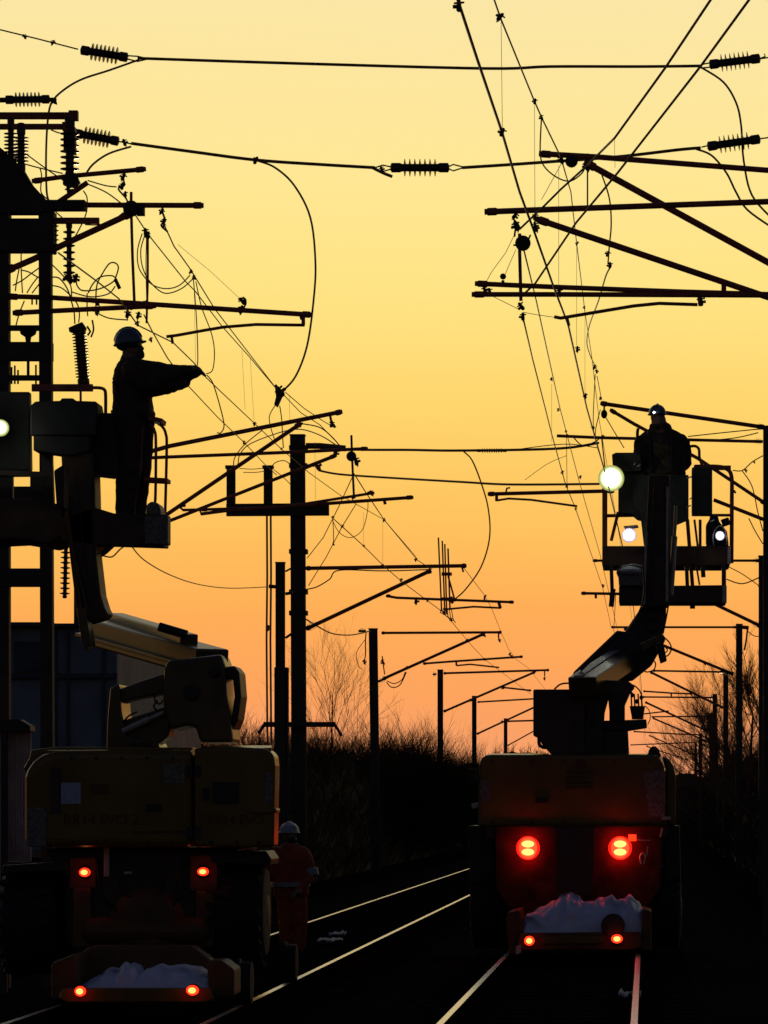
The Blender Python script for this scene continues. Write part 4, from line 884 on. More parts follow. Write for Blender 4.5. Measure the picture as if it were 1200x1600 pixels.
blk = pp('knuckle', [(256, 1044), (262, 1032), (346, 1022), (352, 1040), (354, 1086), (360, 1120), (365, 1160), (312, 1160), (306, 1137), (292, 1134), (266, 1141), (260, 1118), (254, 1100)], AD - .05, .62, 'boom', A, .03)
pp('end_cover', [(350, 1043), (366, 1040), (374, 1050), (377, 1088), (372, 1124), (365, 1140), (362, 1118), (366, 1090), (364, 1062), (355, 1060)], AD, .5, 'black', blk, .015)
mb = MB(); c = P(300, 1082, AD - .05); mb.lathe(c + Vector((0, .04, 0)), c + Vector((0, -.05, 0)), [(0, .07), (.07, .07), (.085, .05)], 18); c = P(335, 1050, AD - .05); mb.lathe(c + Vector((0, .04, 0)), c + Vector((0, -.05, 0)), [(0, .05), (.07, .05), (.085, .035)], 18); mb.each('pivot_pin', 'dark', blk)
def armbar(name, a, q, w_, h_, m, parent, bev=.02):
    bm2 = bmesh.new(); mb = MB().bar(a, q, w_, h_)
    vv = [bm2.verts.new(v) for v in mb.v]
    for f in mb.f: bm2.faces.new([vv[k] for k in f])
    bmesh.ops.recalc_face_normals(bm2, faces=bm2.faces); bmesh.ops.bevel(bm2, geom=list(bm2.edges), offset=bev, segments=2, profile=.6, affect='EDGES')
    bm2.verts.index_update(); r = MB(); r.add([v.co.copy() for v in bm2.verts], [[v.index for v in f.verts] for f in bm2.faces]); bm2.free()
    return r.build(name, m, parent)
bm_ = armbar('main_arm', P(332, 1036, AD + .2), P(152, 986, AD + 2.4), .30, .24, 'boom', A)
armbar('arm_web', P(331, 1044, AD + .18), P(146, 992, AD + 2.4), .36, .035, 'boom', bm_, .008)
armbar('upper_rail', P(296, 1000, AD + .5), P(180, 966, AD + 2.4), .16, .10, 'boom', bm_, .015)
mb = MB(); mb.tube([P(248, 979, AD + .5), P(292, 992, AD + .5)], .04, 10); mb.build('ram', 'black', A)
jib = pp('riser', [(95, 706), (146, 706), (148, 770), (150, 868), (157, 928), (163, 948), (168, 958), (160, 966), (138, 972), (124, 972), (120, 960), (110, 880), (99, 780)], AD + 1.0, .40, 'brown', A, .02)
pp('riser_fork', [(119, 950), (134, 950), (139, 985), (142, 1008), (133, 1016), (127, 1000)], AD + .9, .3, 'boom', jib, .01)
mb = MB(); mb.bar(P(101, 770, AD + .98), P(128, 960, AD + .98), .025, .04, up=(0, -1, 0)); mb.bar(P(112, 850, AD + .97), P(138, 960, AD + .97), .02, .03, up=(0, -1, 0)); mb.each('rail_strip', 'amber', jib)
hose('hose', [[(150, 866), (160, 862), (172, 856), (185, 850)], [(118, 740), (126, 800), (132, 870), (146, 960)], [(142, 740), (145, 830), (150, 910), (160, 952)], [(160, 868), (175, 870), (188, 858), (200, 850)]], AD + .95, 2.4, jib)
pp('jib_head', [(84, 735), (100, 725), (100, 795), (88, 792)], AD + .2, .3, 'steel', jib, .015)
# platform
BD = 34
ba = pp('platform', [(-60, 778), (52, 778), (100, 790), (100, 840), (70, 850), (22, 842), (-60, 846)], BD - .3, .9, 'brown', A, .02)
pp('platform_floor', [(95, 812), (145, 792), (178, 802), (262, 804), (262, 850), (148, 852), (95, 845)], BD - .4, .22, 'brown', ba, .01)
pp('platform_floor', [(95, 818), (246, 818), (246, 848), (95, 843)], BD - .18, .8, 'brown', ba, .01)
pp('kick_plate', [(226, 806), (262.5, 806), (262.5, 850), (226, 849)], BD - .43, .03, 'galv' if False else 'sticker_dim', ba)
box = pp('control_box', [(47, 634), (55, 627), (94, 626), (96, 622), (114, 622), (118, 626), (150, 627), (152, 638), (150, 680), (47, 680)], BD - .45, .4, 'dark', ba, .015)
pp('lower_box', [(52, 680), (140, 680), (140, 705), (110, 712), (52, 704)], BD - .42, .3, 'dark', box, .01)
pp('side_box', [(-40, 612), (46, 612), (48, 735), (-40, 735)], BD - .3, .12, 'dark', ba, .015)
pp('cabinet', [(150, 645), (186, 645), (188, 742), (152, 740), (134, 700), (136, 650)], BD - .2, .45, 'dark', ba, .015)
mb = MB()
mb.bar(P(-40, 737, BD - .4), P(80, 742, BD - .4), .05, 8 / S(BD)); mb.bar(P(-40, 744, BD - .38), P(50, 743, BD - .38), .03, 4 / S(BD)); mb.bar(P(130, 740, BD - .35), P(180, 746, BD - .35), .04, 5 / S(BD))
mb.each('mid_rail', 'steel', ba)
for x0, x1 in ((-6, 20), (47, 78), (128, 148)): pp('upright', [(x0, 738), (x1, 738), (x1, 784), (x0, 784)], BD - .28, .06, 'dark', ba)
pp('upright', [(64, 690), (80, 690), (84, 790), (68, 790)], BD - .3, .1, 'dark', ba, .01)
mb = MB(); mb.tube(smooth_pts([P(x, y, BD) for x, y in [(140, 606), (155, 606), (163, 609), (165, 618), (165, 648)]]), 2.6 / S(BD), 8); mb.bar(P(50, 606, BD), P(145, 606, BD), .05, 11 / S(BD)); mb.tube([P(126, 612, BD), P(126, 630, BD)], 2 / S(BD), 6); mb.each('hand_rail', 'tube', ba)
mb = MB()
for pts in ([(247, 662), (254, 667), (259, 678), (260.5, 700), (258, 804)], [(236, 664), (241, 672), (243.5, 690), (243, 770), (241, 800)]): mb.tube(smooth_pts([P(x, y, BD + (.3 if pts[0][0] > 240 else -.2)) for x, y in pts]), 2.3 / S(BD), 8)
mb.bar(P(228, 750, BD), P(264, 752, BD), .25, 6 / S(BD)); mb.bar(P(235, 655, BD), P(256, 660, BD), .3, 7 / S(BD)); mb.each('guard_rail', 'tube', ba)
fl = flood(ba, 0, 668, BD - .55, 11); lamplight(fl, 0, 668, BD - .68, .3, (.80, 1, .62))
mb = MB(); mb.tube([P(178, 850, BD), P(165, 862, BD), P(150, 872, BD)], 4 / S(BD), 7); mb.build('levelling_ram', 'dark', ba)
pack = MB().prism([(227, 806), (229, 788), (236, 783), (247, 786), (251, 796), (251, 806)], BD - .3, .35, .03, 3).build('tool_bag', 'sticker_dim', None)
tag(pack, 'greyish tool bag standing in the platform corner behind the pointing person', 'bag')

# ------------------------------------------------------------------ machine with the big red lamps
RD = 43.8
B = thing('rail_boom_lift', 'yellow road-rail boom lift with two big glowing red lamps and raised platform', 'boom lift', (-.8, 45, 0))
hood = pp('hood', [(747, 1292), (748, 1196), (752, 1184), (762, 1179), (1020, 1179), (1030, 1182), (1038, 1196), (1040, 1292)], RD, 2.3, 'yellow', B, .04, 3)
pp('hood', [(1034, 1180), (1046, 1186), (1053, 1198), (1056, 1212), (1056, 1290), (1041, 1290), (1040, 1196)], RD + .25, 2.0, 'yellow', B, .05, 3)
pp('sticker', [(1005, 1208), (1038, 1202), (1038, 1276), (1014, 1276)], RD - .012, .03, 'sticker_dim', hood)
pp('sticker', [(750, 1220), (766, 1220), (766, 1252), (750, 1252)], RD - .012, .03, 'sticker_dim', hood)
mb = MB()
for y in (1206, 1214, 1222, 1230): mb.bar(P(884, y, RD - .005), P(926, y, RD - .005), .02, 3.2 / S(RD))
mb.each('louvre', 'brown', hood)
for x in (770, 830, 880, 960, 1015): bolt(hood, x, 1190, RD - .004); bolt(hood, x, 1284, RD - .004)
mb = MB(); mb.box(P(846, 1250, RD - .01), .14, .03, .06); mb.build('latch', 'black', hood)
mb = MB(); c = P(908, 1194, RD - .01); mb.lathe(c + Vector((0, .03, 0)), c, [(0, .06), (.03, .06), (.035, .04)], 16); mb.build('filler_cap', 'brown', hood)
hood_top(B, 758, 860, 1180, RD + .05, .7, .030); hood_top(B, 930, 1030, 1180, RD + .05, .7, .028)
pp('lower_panel', [(760, 1292), (1044, 1292), (1040, 1310), (760, 1310)], RD + .02, 1.8, 'amber', B, .01)
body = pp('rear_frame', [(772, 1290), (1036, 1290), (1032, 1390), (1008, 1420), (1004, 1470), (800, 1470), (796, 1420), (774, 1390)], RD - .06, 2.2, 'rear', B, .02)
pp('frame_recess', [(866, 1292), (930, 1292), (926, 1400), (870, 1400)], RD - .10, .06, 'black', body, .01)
mb = MB(); mb.cap(P(1016, 1180, RD + .3), P(1028, 1180, RD + .3), 5 / S(RD), 5 / S(RD), 10, 4); mb.lathe(P(1022, 1184, RD + .3), P(1022, 1168, RD + .3), [(0, 9 / S(RD)), (.08, 9 / S(RD)), (.11, 6 / S(RD)), (.13, 3 / S(RD))], 14); mb.build('beacon', 'black', B)
for x in (825, 969): lamp(B, x, 1325, RD - .17, 14.5, 17.5, True, .05)
ml = MB().box(P(988, 1309, RD - .2), 12 / S(RD), .1, 10 / S(RD)).build('marker_lamp', 'red', B)
mb = MB(); curve(mb, [(995, 1312), (1004, 1313), (1016, 1313)], RD - .2, 2.2); curve(mb, [(1012, 1322), (1011, 1332), (1008, 1340)], RD - .2, 2.5); curve(mb, [(1002, 1350), (1000, 1340), (1004, 1333), (1008, 1340), (1006, 1350)], RD - .2, 3); curve(mb, [(1032, 1308), (1034, 1300), (1035, 1294)], RD - .1, 4); mb.each('shiny_pipe', 'galv', B)
pp('step_plate', [(1034, 1276), (1048, 1276), (1048, 1281), (1034, 1281)], RD - .1, .3, 'galv', B, .004)
mr_ = MB(); mr_.tube([P(748, 1222, RD), P(738, 1212, RD)], .02, 8); mr_.prism([(732, 1200), (744, 1200), (746, 1222), (733, 1222)], RD - .05, .06, .01); mr_.build('mirror', 'black', B)
pp('side_step', [(736, 1256), (752, 1252), (752, 1260), (738, 1264)], RD + .1, .4, 'galv', B, .006)
pp('side_tank', [(1040, 1290), (1062, 1290), (1064, 1380), (1036, 1380)], RD + .3, 1.2, 'black', B, .02)
pp('side_tank', [(732, 1290), (772, 1290), (774, 1400), (734, 1400)], RD + .3, 1.2, 'black', B, .02)
for cx_ in (766, 1034):
    for dd in (0, 1.8): tyre('wheel', B, P(cx_, 1418, RD + .6) + Vector((0, dd, 0)), None, None, .45, .45)
for X in (-1.52, -.09):
    for Y in (43.0, 47.4): railwheel(B, X, Y)
QD = 42.0
tr = pp('rear_tray', [(812, 1458), (1000, 1456), (1004, 1478), (990, 1484), (816, 1484), (808, 1476)], QD, .10, 'amber', B, .012)
pp('tray_floor', [(812, 1470), (1000, 1470), (1000, 1478), (812, 1478)], QD + .1, 1.3, 'dark', tr)
pp('tray_bar', [(846, 1463), (942, 1462), (942, 1474), (846, 1475)], QD - .03, .05, 'yellow', tr, .006)
pp('tray_side', [(792, 1426), (812, 1422), (818, 1460), (812, 1490), (794, 1492)], QD + .05, 1.4, 'amber', tr, .02)
pp('tray_side', [(1004, 1420), (1018, 1424), (1018, 1486), (1000, 1484)], QD + .05, 1.4, 'amber', tr, .02)
mb = MB(); c = P(958, 1446, QD - .02); mb.lathe(c + Vector((0, .1, 0)), c + Vector((0, -.02, 0)), [(0, .12), (.10, .13), (.115, .11), (.12, .07)], 28); mb.build('buffer', 'brown', tr)
pp('bloom_or_reflector', [(806, 1478), (814, 1476), (814, 1488), (806, 1492)], QD - .06, .03, 'galv', tr)
lamp(B, 827, 1470, QD - .08, 8, 7.5); lamp(B, 964, 1467, QD - .08, 9, 7)
# its arm
UD = 44.6
pp('counterweight', [(833, 1077), (892, 1077), (914, 1090), (914, 1180), (862, 1180), (846, 1162), (842, 1152), (833, 1150)], UD, .8, 'brown', B, .02)
mb = MB(); curve(mb, [(842, 1152), (843, 1164), (852, 1168), (858, 1160)], UD + .2, 6); curve(mb, [(866, 1077), (876, 1069), (890, 1068), (893, 1076)], UD + .3, 3); mb.each('lifting_eye', 'black', B)
tu = pp('turret', [(908, 1070), (930, 1062), (982, 1064), (992, 1072), (985, 1080), (976, 1100), (976, 1128), (952, 1128), (952, 1112), (950, 1090), (944, 1112), (940, 1180), (908, 1180)], UD + .05, .7, 'brown', B, .02)
pp('turret_plate', [(942, 1126), (1010, 1124), (1011, 1136), (980, 1141), (940, 1139)], UD + .1, .7, 'dark', tu, .01)
pp('turret_base', [(914, 1139), (981, 1141), (983, 1180), (912, 1180)], UD + .15, .6, 'dark', tu, .01)
mb = MB(); mb.tube([P(924, 1105, UD), P(918, 1135, UD)], .03, 8); mb.tube([P(958, 1080, UD), P(960, 1125, UD)], .04, 8); mb.each('ram', 'steel', tu)
mb = MB(); mb.lathe(P(996, 1124, UD + .3), P(996, 1103, UD + .3), [(0, 9 / S(UD)), (.02, 9 / S(UD)), (.12, 11.5 / S(UD)), (.155, 12.5 / S(UD))], 18); mb.build('pot', 'dark', tu)
mb = MB()
for x in (987, 992, 998, 1003): mb.tube([P(x, 1104, UD + .3), P(x - 1, 1080 + (x % 3) * 2, UD + .3)], 1.3 / S(UD), 6)
for x, y in ((988, 1086), (1002, 1090), (995, 1096)): mb.ell(P(x, y, UD + .3), 3 / S(UD), .02, 4 / S(UD), 8, 6)
curve(mb, [(1008, 1103), (1014, 1110), (1016, 1122), (1012, 1132)], UD + .3, 1.6); curve(mb, [(982, 1068), (992, 1072), (1000, 1080), (1004, 1092)], UD + .3, 2.4); mb.each('hose', 'black', tu)
ar = pp('main_arm', [(892, 1062), (896, 1050), (964, 985), (986, 988), (1000, 1000), (1036, 990), (1040, 998), (1018, 1038), (988, 1062), (945, 1066), (912, 1068)], UD + 1.3, .5, 'dark', B, .02)
armbar('arm_box', P(910, 1073, UD - .25), P(998, 1014, UD + 2.0), .34, .22, 'boom', ar, .015)
armbar('arm_strip', P(903, 1058, UD - .2), P(986, 1001, UD + 2.0), .10, .04, 'galv', ar, .006)
pp('arm_cover', [(1000, 1006), (1034, 990), (1039, 995), (1006, 1018)], UD + .9, .3, 'boom', ar, .01)
mb = MB(); mb.tube([P(906, 1046, UD + .05), P(966, 990, UD + .05)], .03, 8); mb.build('ram', 'steel', ar)
mb = MB(); mb.prism([(1024, 1006), (1036, 1000), (1042, 1032), (1032, 1036)], UD + .2, .25, .01); curve(mb, [(1038, 996), (1046, 1004), (1049, 1014), (1044, 1024), (1036, 1026)], UD + .3, 2.4); curve(mb, [(1036, 1008), (1043, 1016), (1036, 1022)], UD + .3, 2); curve(mb, [(1004, 1050), (1018, 1034), (1024, 1036), (1022, 1046), (1012, 1050), (1005, 1048)], UD + .3, 2.2); mb.each('hose_guide', 'black', ar)
jb = pp('jib', [(973, 992), (986, 972), (1001, 950), (1004, 946), (1041, 946), (1041, 968), (1034, 996), (1000, 1000)], 46.2, .45, 'brown', B, .02)
pp('jib_mast', [(1003, 948), (1007, 880), (1011, 800), (1014, 742), (1046, 742), (1047, 800), (1048, 880), (1044, 948)], 46, .40, 'brown', jb, .02)
mb = MB(); mb.bar(P(1043, 760, 45.98), P(1042, 940, 45.98), .02, .03); mb.bar(P(1010, 830, 45.98), P(1006, 945, 45.98), .02, .03); mb.each('edge_strip', 'galv', jb)  # pale strips painted in as highlights along the jib edges
mb = MB()
for y in (962, 980): c = P(1020, y, 46.2); mb.lathe(c + Vector((0, .02, 0)), c + Vector((0, -.06, 0)), [(0, .07), (.06, .07), (.08, .05)], 16)
mb.each('pivot_pin', 'steel', jb)
mb = MB(); mb.tube([P(1054, 838, 46.4), P(1048, 930, 46.4)], .035, 8); mb.tube([P(1056, 790, 46.4), P(1054, 838, 46.4)], .02, 8); mb.each('ram', 'galv', jb)
hose('hose', [[(1004, 880), (1006, 930), (994, 965), (978, 988)], [(1048, 880), (1046, 930), (1042, 960), (1036, 990)], [(1022, 760), (1020, 850), (1018, 950)]], 45.9, 2.5, jb)
# its platform
KD = 52
kb = pp('platform', [(941, 853), (1141, 853), (1141, 882), (1128, 884), (941, 884)], KD - .2, 1.1, 'brown', B, .01)
pp('lower_step', [(967, 916), (1135, 914), (1135, 942), (967, 942)], KD - .5, .8, 'brown', kb, .01)
mb = MB()
mb.bar(P(945, 884, KD), P(945, 755, KD), .07, .07); mb.bar(P(941, 806, KD), P(1003, 805, KD), .05, 5 / S(KD)); mb.bar(P(1108, 805, KD), P(1146, 805, KD), .05, 4 / S(KD))
mb.tube(smooth_pts([P(x, y, KD) for x, y in [(1085, 729), (1120, 729), (1136, 733), (1143, 745), (1143.5, 780), (1143, 880)]]), 3.2 / S(KD), 8)
mb.tube(smooth_pts([P(x, y, KD) for x, y in [(1076, 698), (1086, 697), (1092, 702), (1093, 715), (1097, 727)]]), 2.2 / S(KD), 8)
mb.bar(P(1084, 731, KD), P(1142, 731, KD), .06, 7 / S(KD)); mb.bar(P(966, 800, KD), P(955, 845, KD), .04, 5 / S(KD))
mb.each('guard_rail', 'tube', kb)
mb = MB(); mb.bar(P(1131, 883, KD - .3), P(1131, 916, KD - .3), .06, .06); mb.bar(P(955, 884, KD - .3), P(957, 935, KD - .3), .05, .05); mb.bar(P(958, 920, KD - .3), P(955, 948, KD - .3), .07, .07); mb.bar(P(1098, 884, KD - .3), P(1099, 902, KD - .3), .06, .06); mb.bar(P(1082, 941, KD - .2), P(1082, 951, KD - .2), .07, .07); mb.each('hanger', 'dark', kb)
pp('edge_strip', [(1137, 854), (1142, 854), (1142, 881), (1137, 881)], KD - .23, .04, 'galv', kb); pp('edge_strip', [(1129, 915), (1135.5, 915), (1135.5, 942), (1129, 942)], KD - .53, .04, 'galv', kb)
pp('control_box', [(956, 710), (962, 707), (998, 707), (1002, 714), (1002, 735), (958, 738)], KD - .35, .35, 'dark', kb, .015)
pp('side_box', [(966, 738), (1006, 738), (1008, 812), (996, 810), (988, 803), (966, 803)], KD - .25, .4, 'dark', kb, .015)
pp('front_panel', [(988, 742), (1076, 742), (1076, 812), (1052, 822), (1050, 852), (1006, 852), (1000, 800), (990, 790)], KD - .3, .12, 'dark', kb, .01)
pp('side_box', [(1081, 730), (1113, 730), (1113, 803), (1081, 803)], KD - .25, .45, 'dark', kb, .015)
mb = MB(); mb.prism([(1103, 853), (1103, 820), (1108, 812), (1110, 804), (1122, 806), (1124, 815), (1136, 830), (1139, 853)], KD - .1, .3, .02); mb.prism([(1126, 812), (1138, 808), (1142, 818), (1130, 822)], KD - .1, .2, .01); o = mb.build('tool_bag', 'black')
tag(o, 'dark bottle-shaped bag beside the small lantern in the raised platform', 'bag')
mb = MB(); mb.bar(P(1094, 812, KD - .1), P(1094, 853, KD - .1), .04, .04); mb.bar(P(1085, 812, KD - .1), P(1090, 853, KD - .1), .03, .03); mb.each('upright', 'dark', kb)
mb = MB(); mb.bar(P(1074, 812, KD - .4), P(1082, 915, KD - .4), .05, .05); mb.bar(P(1072, 870, KD - .4), P(1074, 916, KD - .4), .10, .05); mb.bar(P(1088, 884, KD - .3), P(1093, 914, KD - .3), .025, .025); mb.each('ladder', 'amber', kb)
fl = flood(kb, 955, 747, KD - .55, 17); lamplight(fl, 955, 747, KD - .68, 1.7, (.80, 1, .62))
lt = flood(kb, 983, 836, KD - .4, 10, 'flood_small')
pp('lamp_frame', [(974, 822), (996, 820), (998, 824), (978, 828)], KD - .38, .08, 'dark', lt)
lt2 = flood(kb, 1125, 837, KD - .4, 6.5, 'flood_small')
mb = MB(); curve(mb, [(1115, 852), (1114, 836), (1120, 824), (1128, 822), (1134, 832), (1136, 852)], KD - .38, 1.8); mb.build('lamp_guard', 'dark', lt2)
mb = MB()
for x, y, wd in ((1077, 745, 8), (1079, 778, 4), (1076, 790, 7), (998, 727, 5), (1113, 812, 6), (991, 724, 3)): mb.prism([(x - wd / 2, y + 1.5), (x + wd / 2, y - 1.5), (x + wd / 2, y + .8), (x - wd / 2, y + 3)], KD - .42, .03, .003)
mb.each('bright_clip', 'rag', kb)
o = MB().prism([(967, 916), (966, 900), (962, 894), (970, 884), (990, 880), (1006, 884), (1008, 916)], KD - .6, .45, .05, 3).build('kit_bag', 'sticker_dim')
tag(o, 'pale kit bag lying on the lower step of the raised platform', 'bag')
mb = MB(); mb.ell(P(985, 892, KD - .6), 17 / S(KD), .10, 7 / S(KD), 14, 8); mb.build('crumpled_top', 'rag', o)

# ------------------------------------------------------------------ plastic sheets lying on the trays
def sheet(label, prof, ybot, D, dep, seed):
    mb = MB(); nu, nv = 170, 44; vs = []
    x0, x1 = prof[0][0], prof[-1][0]
    for i in range(nu + 1):
        x = x0 + (x1 - x0) * i / nu
        for k in range(len(prof) - 1):
            if prof[k][0] <= x <= prof[k + 1][0]: break
        a, b_ = prof[k], prof[k + 1]; f = (x - a[0]) / max(1e-6, b_[0] - a[0]); f = f * f * (3 - 2 * f); yt = a[1] + (b_[1] - a[1]) * f
        zb = P(x, ybot, D).z; h = P(x, yt, D).z - zb
        for j in range(nv + 1):
            v = j / nv; p = P(x, ybot, D)
            p.y = D + dep * v
            e = math.sin(math.pi * v) ** .6 if 0 < v < 1 else 0
            q = Vector((p.x * 2.6, p.y * 2.4, seed)); w1 = noise.noise(q); w2 = noise.noise(q * 2.2 + Vector((5, 1, 0)))
            fold = math.sin(p.x * 15 + 5 * w1 + v * 4) * .5 + .5
            p.z = zb + h * e + (.05 * w1 + .03 * w2 - .030 * fold ** 3) * min(1, h * 5) * e
            p.y += (.10 * math.sin(p.x * 13 + 4 * w2 + v * 3) + .06 * w1) * e
            vs.append(p)
    mb.add(vs, [[i * (nv + 1) + j, (i + 1) * (nv + 1) + j, (i + 1) * (nv + 1) + j + 1, i * (nv + 1) + j + 1] for i in range(nu) for j in range(nv)])
    return tag(mb.build('plastic_sheet', 'sheet', None, True), label, 'sheet')
sheet('crumpled white sheet heaped on the tray beneath the big red lamps', [(814, 1452), (822, 1428), (845, 1420), (866, 1410), (876, 1398), (890, 1396), (902, 1402), (910, 1412), (926, 1410), (938, 1401), (954, 1397), (964, 1407), (972, 1404), (984, 1395), (996, 1407), (1006, 1419), (1010, 1440)], 1462, QD + .12, 1.0, 1.5)
sheet('crumpled white sheet lying low on the tray under the wide yellow hood', [(112, 1542), (140, 1528), (160, 1512), (178, 1512), (188, 1502), (200, 1506), (210, 1524), (222, 1514), (245, 1508), (275, 1511), (300, 1517), (318, 1524), (332, 1540)], 1549, TD + .12, 1.0, 7.7)

# ------------------------------------------------------------------ litter on the ballast
for lab, x, y, D, k in (('flat pale rag on the ballast between the two lit rails', 516, 1474, None, 1.0), ('small crumpled pale scrap beside the flat rag', 528, 1464, None, .7), ('pale twisted scrap near the rail under the big-lamped machine', 984, 1560, None, .75)):
    D = (CH + .14) * F / (y - VY); mb = MB(); c = P(x, y, D); vs = []
    for i in range(9):
        for j in range(7): vs.append(c + Vector(((i - 4) * .034 * k, (j - 3) * .16 * k, .05 + .05 * noise.noise(Vector((i * .6, j * .5, x))))))
    mb.add(vs, [[i * 7 + j, (i + 1) * 7 + j, (i + 1) * 7 + j + 1, i * 7 + j + 1] for i in range(8) for j in range(6)])
    o = tag(mb.build('rag', 'rag', None, True), lab, 'rag'); md = o.modifiers.new('thick', 'SOLIDIFY'); md.thickness = .012

# ------------------------------------------------------------------ people
class Body:
    def __init__(s, D): s.D = D; s.items = []; s.s = S(D)
    def p(s, x, y, dy=0): return P(x, y, s.D) + Vector((0, dy, 0))
    def cap(s, a, b, ra, rb, m=0): s.items.append(('c', s.p(*a), s.p(*b), ra / s.s, rb / s.s, m))
    def ell(s, c, rx, ry, rz, m=0): s.items.append(('e', s.p(*c), rx / s.s, ry / s.s, rz / s.s, m))
    def hand(s, wrist, tip, m, curl=(0, 0, 1), side=1):
        "palm, four unequal bent fingers and a thumb, all rooted in the palm"
        w_, t = s.p(*wrist), s.p(*tip); d = (t - w_).normalized(); L = .19
        cz = Vector(curl).normalized(); cz = (cz - d * cz.dot(d)).normalized(); sd = d.cross(cz)
        s.items.append(('c', w_, w_ + d * .035, .030, .034, m))
        for i in (-1.2, -.4, .4, 1.2):
            s.items.append(('c', w_ + d * .02 + sd * .018 * i * .8, w_ + d * .085 + sd * .022 * i, .019, .016, m))
        for i, ln in ((-1.5, .062), (-.5, .078), (.5, .084), (1.5, .074)):
            a = w_ + d * .09 + sd * .019 * i; k = a + d * ln * .55 - cz * ln * .12; e = k + d * ln * .35 - cz * ln * .42
            s.items.append(('c', a, k, .0098, .0092, m)); s.items.append(('c', k, e, .0092, .0080, m))
        a = w_ + d * .03 + sd * .034 * side; k = a + (d * .6 + sd * side * .75).normalized() * .04; e = k + (d + sd * side * .15 - cz * .3).normalized() * .032
        s.items.append(('c', a, k, .015, .0125, m)); s.items.append(('c', k, e, .0125, .0095, m))
    def dist(s, it, q):
        if it[0] == 'c':
            a, b = it[1], it[2]; ab = b - a; L2 = ab.length_squared
            t = max(0, min(1, (q - a).dot(ab) / L2)) if L2 > 1e-9 else 0
            return (q - a - ab * t).length - (it[3] + (it[4] - it[3]) * t)
        d = q - it[1]; k = Vector((d.x / it[2], d.y / it[3], d.z / it[4])).length
        return (k - 1) * min(it[2:5])
    def build(s, parent_label, mats, voxel=.009, wrinkle=.006):
        mb = MB()
        for it in s.items:
            if it[0] == 'c': mb.cap(it[1], it[2], it[3], it[4], 16, 6)
            else: mb.ell(it[1], it[2], it[3], it[4], 20, 14)
        o = mb.build('person', mats)
        r = o.modifiers.new('join', 'REMESH'); r.mode = 'VOXEL'; r.voxel_size = voxel
        sm = o.modifiers.new('soft', 'SMOOTH'); sm.factor = .5; sm.iterations = 3
        de = o.modifiers.new('thin', 'DECIMATE'); de.ratio = .45
        dg = bpy.context.evaluated_depsgraph_get(); me = bpy.data.meshes.new_from_object(o.evaluated_get(dg))
        o.modifiers.clear(); o.data = me
        me.materials.clear()
        for q in mats: me.materials.append(M[q])
        idx = []
        for f in me.polygons:
            c = f.center; best = min(s.items, key=lambda it: s.dist(it, c)); idx.append(best[-1])
        me.polygons.foreach_set('material_index', idx); me.polygons.foreach_set('use_smooth', [True] * len(idx))
        # folds in the cloth
        vm = [0] * len(me.vertices)
        for f in me.polygons:
            for v in f.vertices: vm[v] = max(vm[v], 1 if mats[f.material_index] in ('cloth', 'hivis') else 0)
        no = [v.normal.copy() for v in me.vertices]
        for v in me.vertices:
            if vm[v.index]: v.co += no[v.index] * wrinkle * 2 * (noise.noise(Vector((v.co.x * 9, v.co.y * 9, v.co.z * 16))) + .5 * noise.noise(v.co * 28))
        me.update()
        return tag(o, parent_label, 'person')
def face(b, hx, hy, m, dirx, diry, k=1.0):
    "nose, brow, eyes, lips, chin and ears on a head centred at a pixel, looking along (dirx, diry)"
    s = b.s; c = b.p(hx, hy); f = Vector((dirx, diry, 0)).normalized(); r = Vector((f.y, -f.x, 0)); A_ = b.items.append
    A_(('c', c + f * .088 * k + Vector((0, 0, .012)), c + f * .112 * k + Vector((0, 0, -.022)), .011, .016, m))
    A_(('c', c + f * .083 * k + r * .045 + Vector((0, 0, .03)), c + f * .083 * k - r * .045 + Vector((0, 0, .03)), .014, .014, m))
    for sg in (-1, 1):
        A_(('c', c + f * .086 * k + r * .031 * sg + Vector((0, 0, .008)), c + f * .087 * k + r * .031 * sg + Vector((0, 0, .008)), .012, .012, m))
        A_(('c', c + r * .082 * sg + Vector((0, 0, .02)), c + r * .084 * sg - f * .008 + Vector((0, 0, -.02)), .014, .011, m))
    A_(('c', c + f * .090 * k + r * .02 + Vector((0, 0, -.055)), c + f * .090 * k - r * .02 + Vector((0, 0, -.055)), .011, .011, m))
    A_(('c', c + f * .078 * k + Vector((0, 0, -.095)), c + f * .070 * k + Vector((0, 0, -.10)), .024, .024, m))
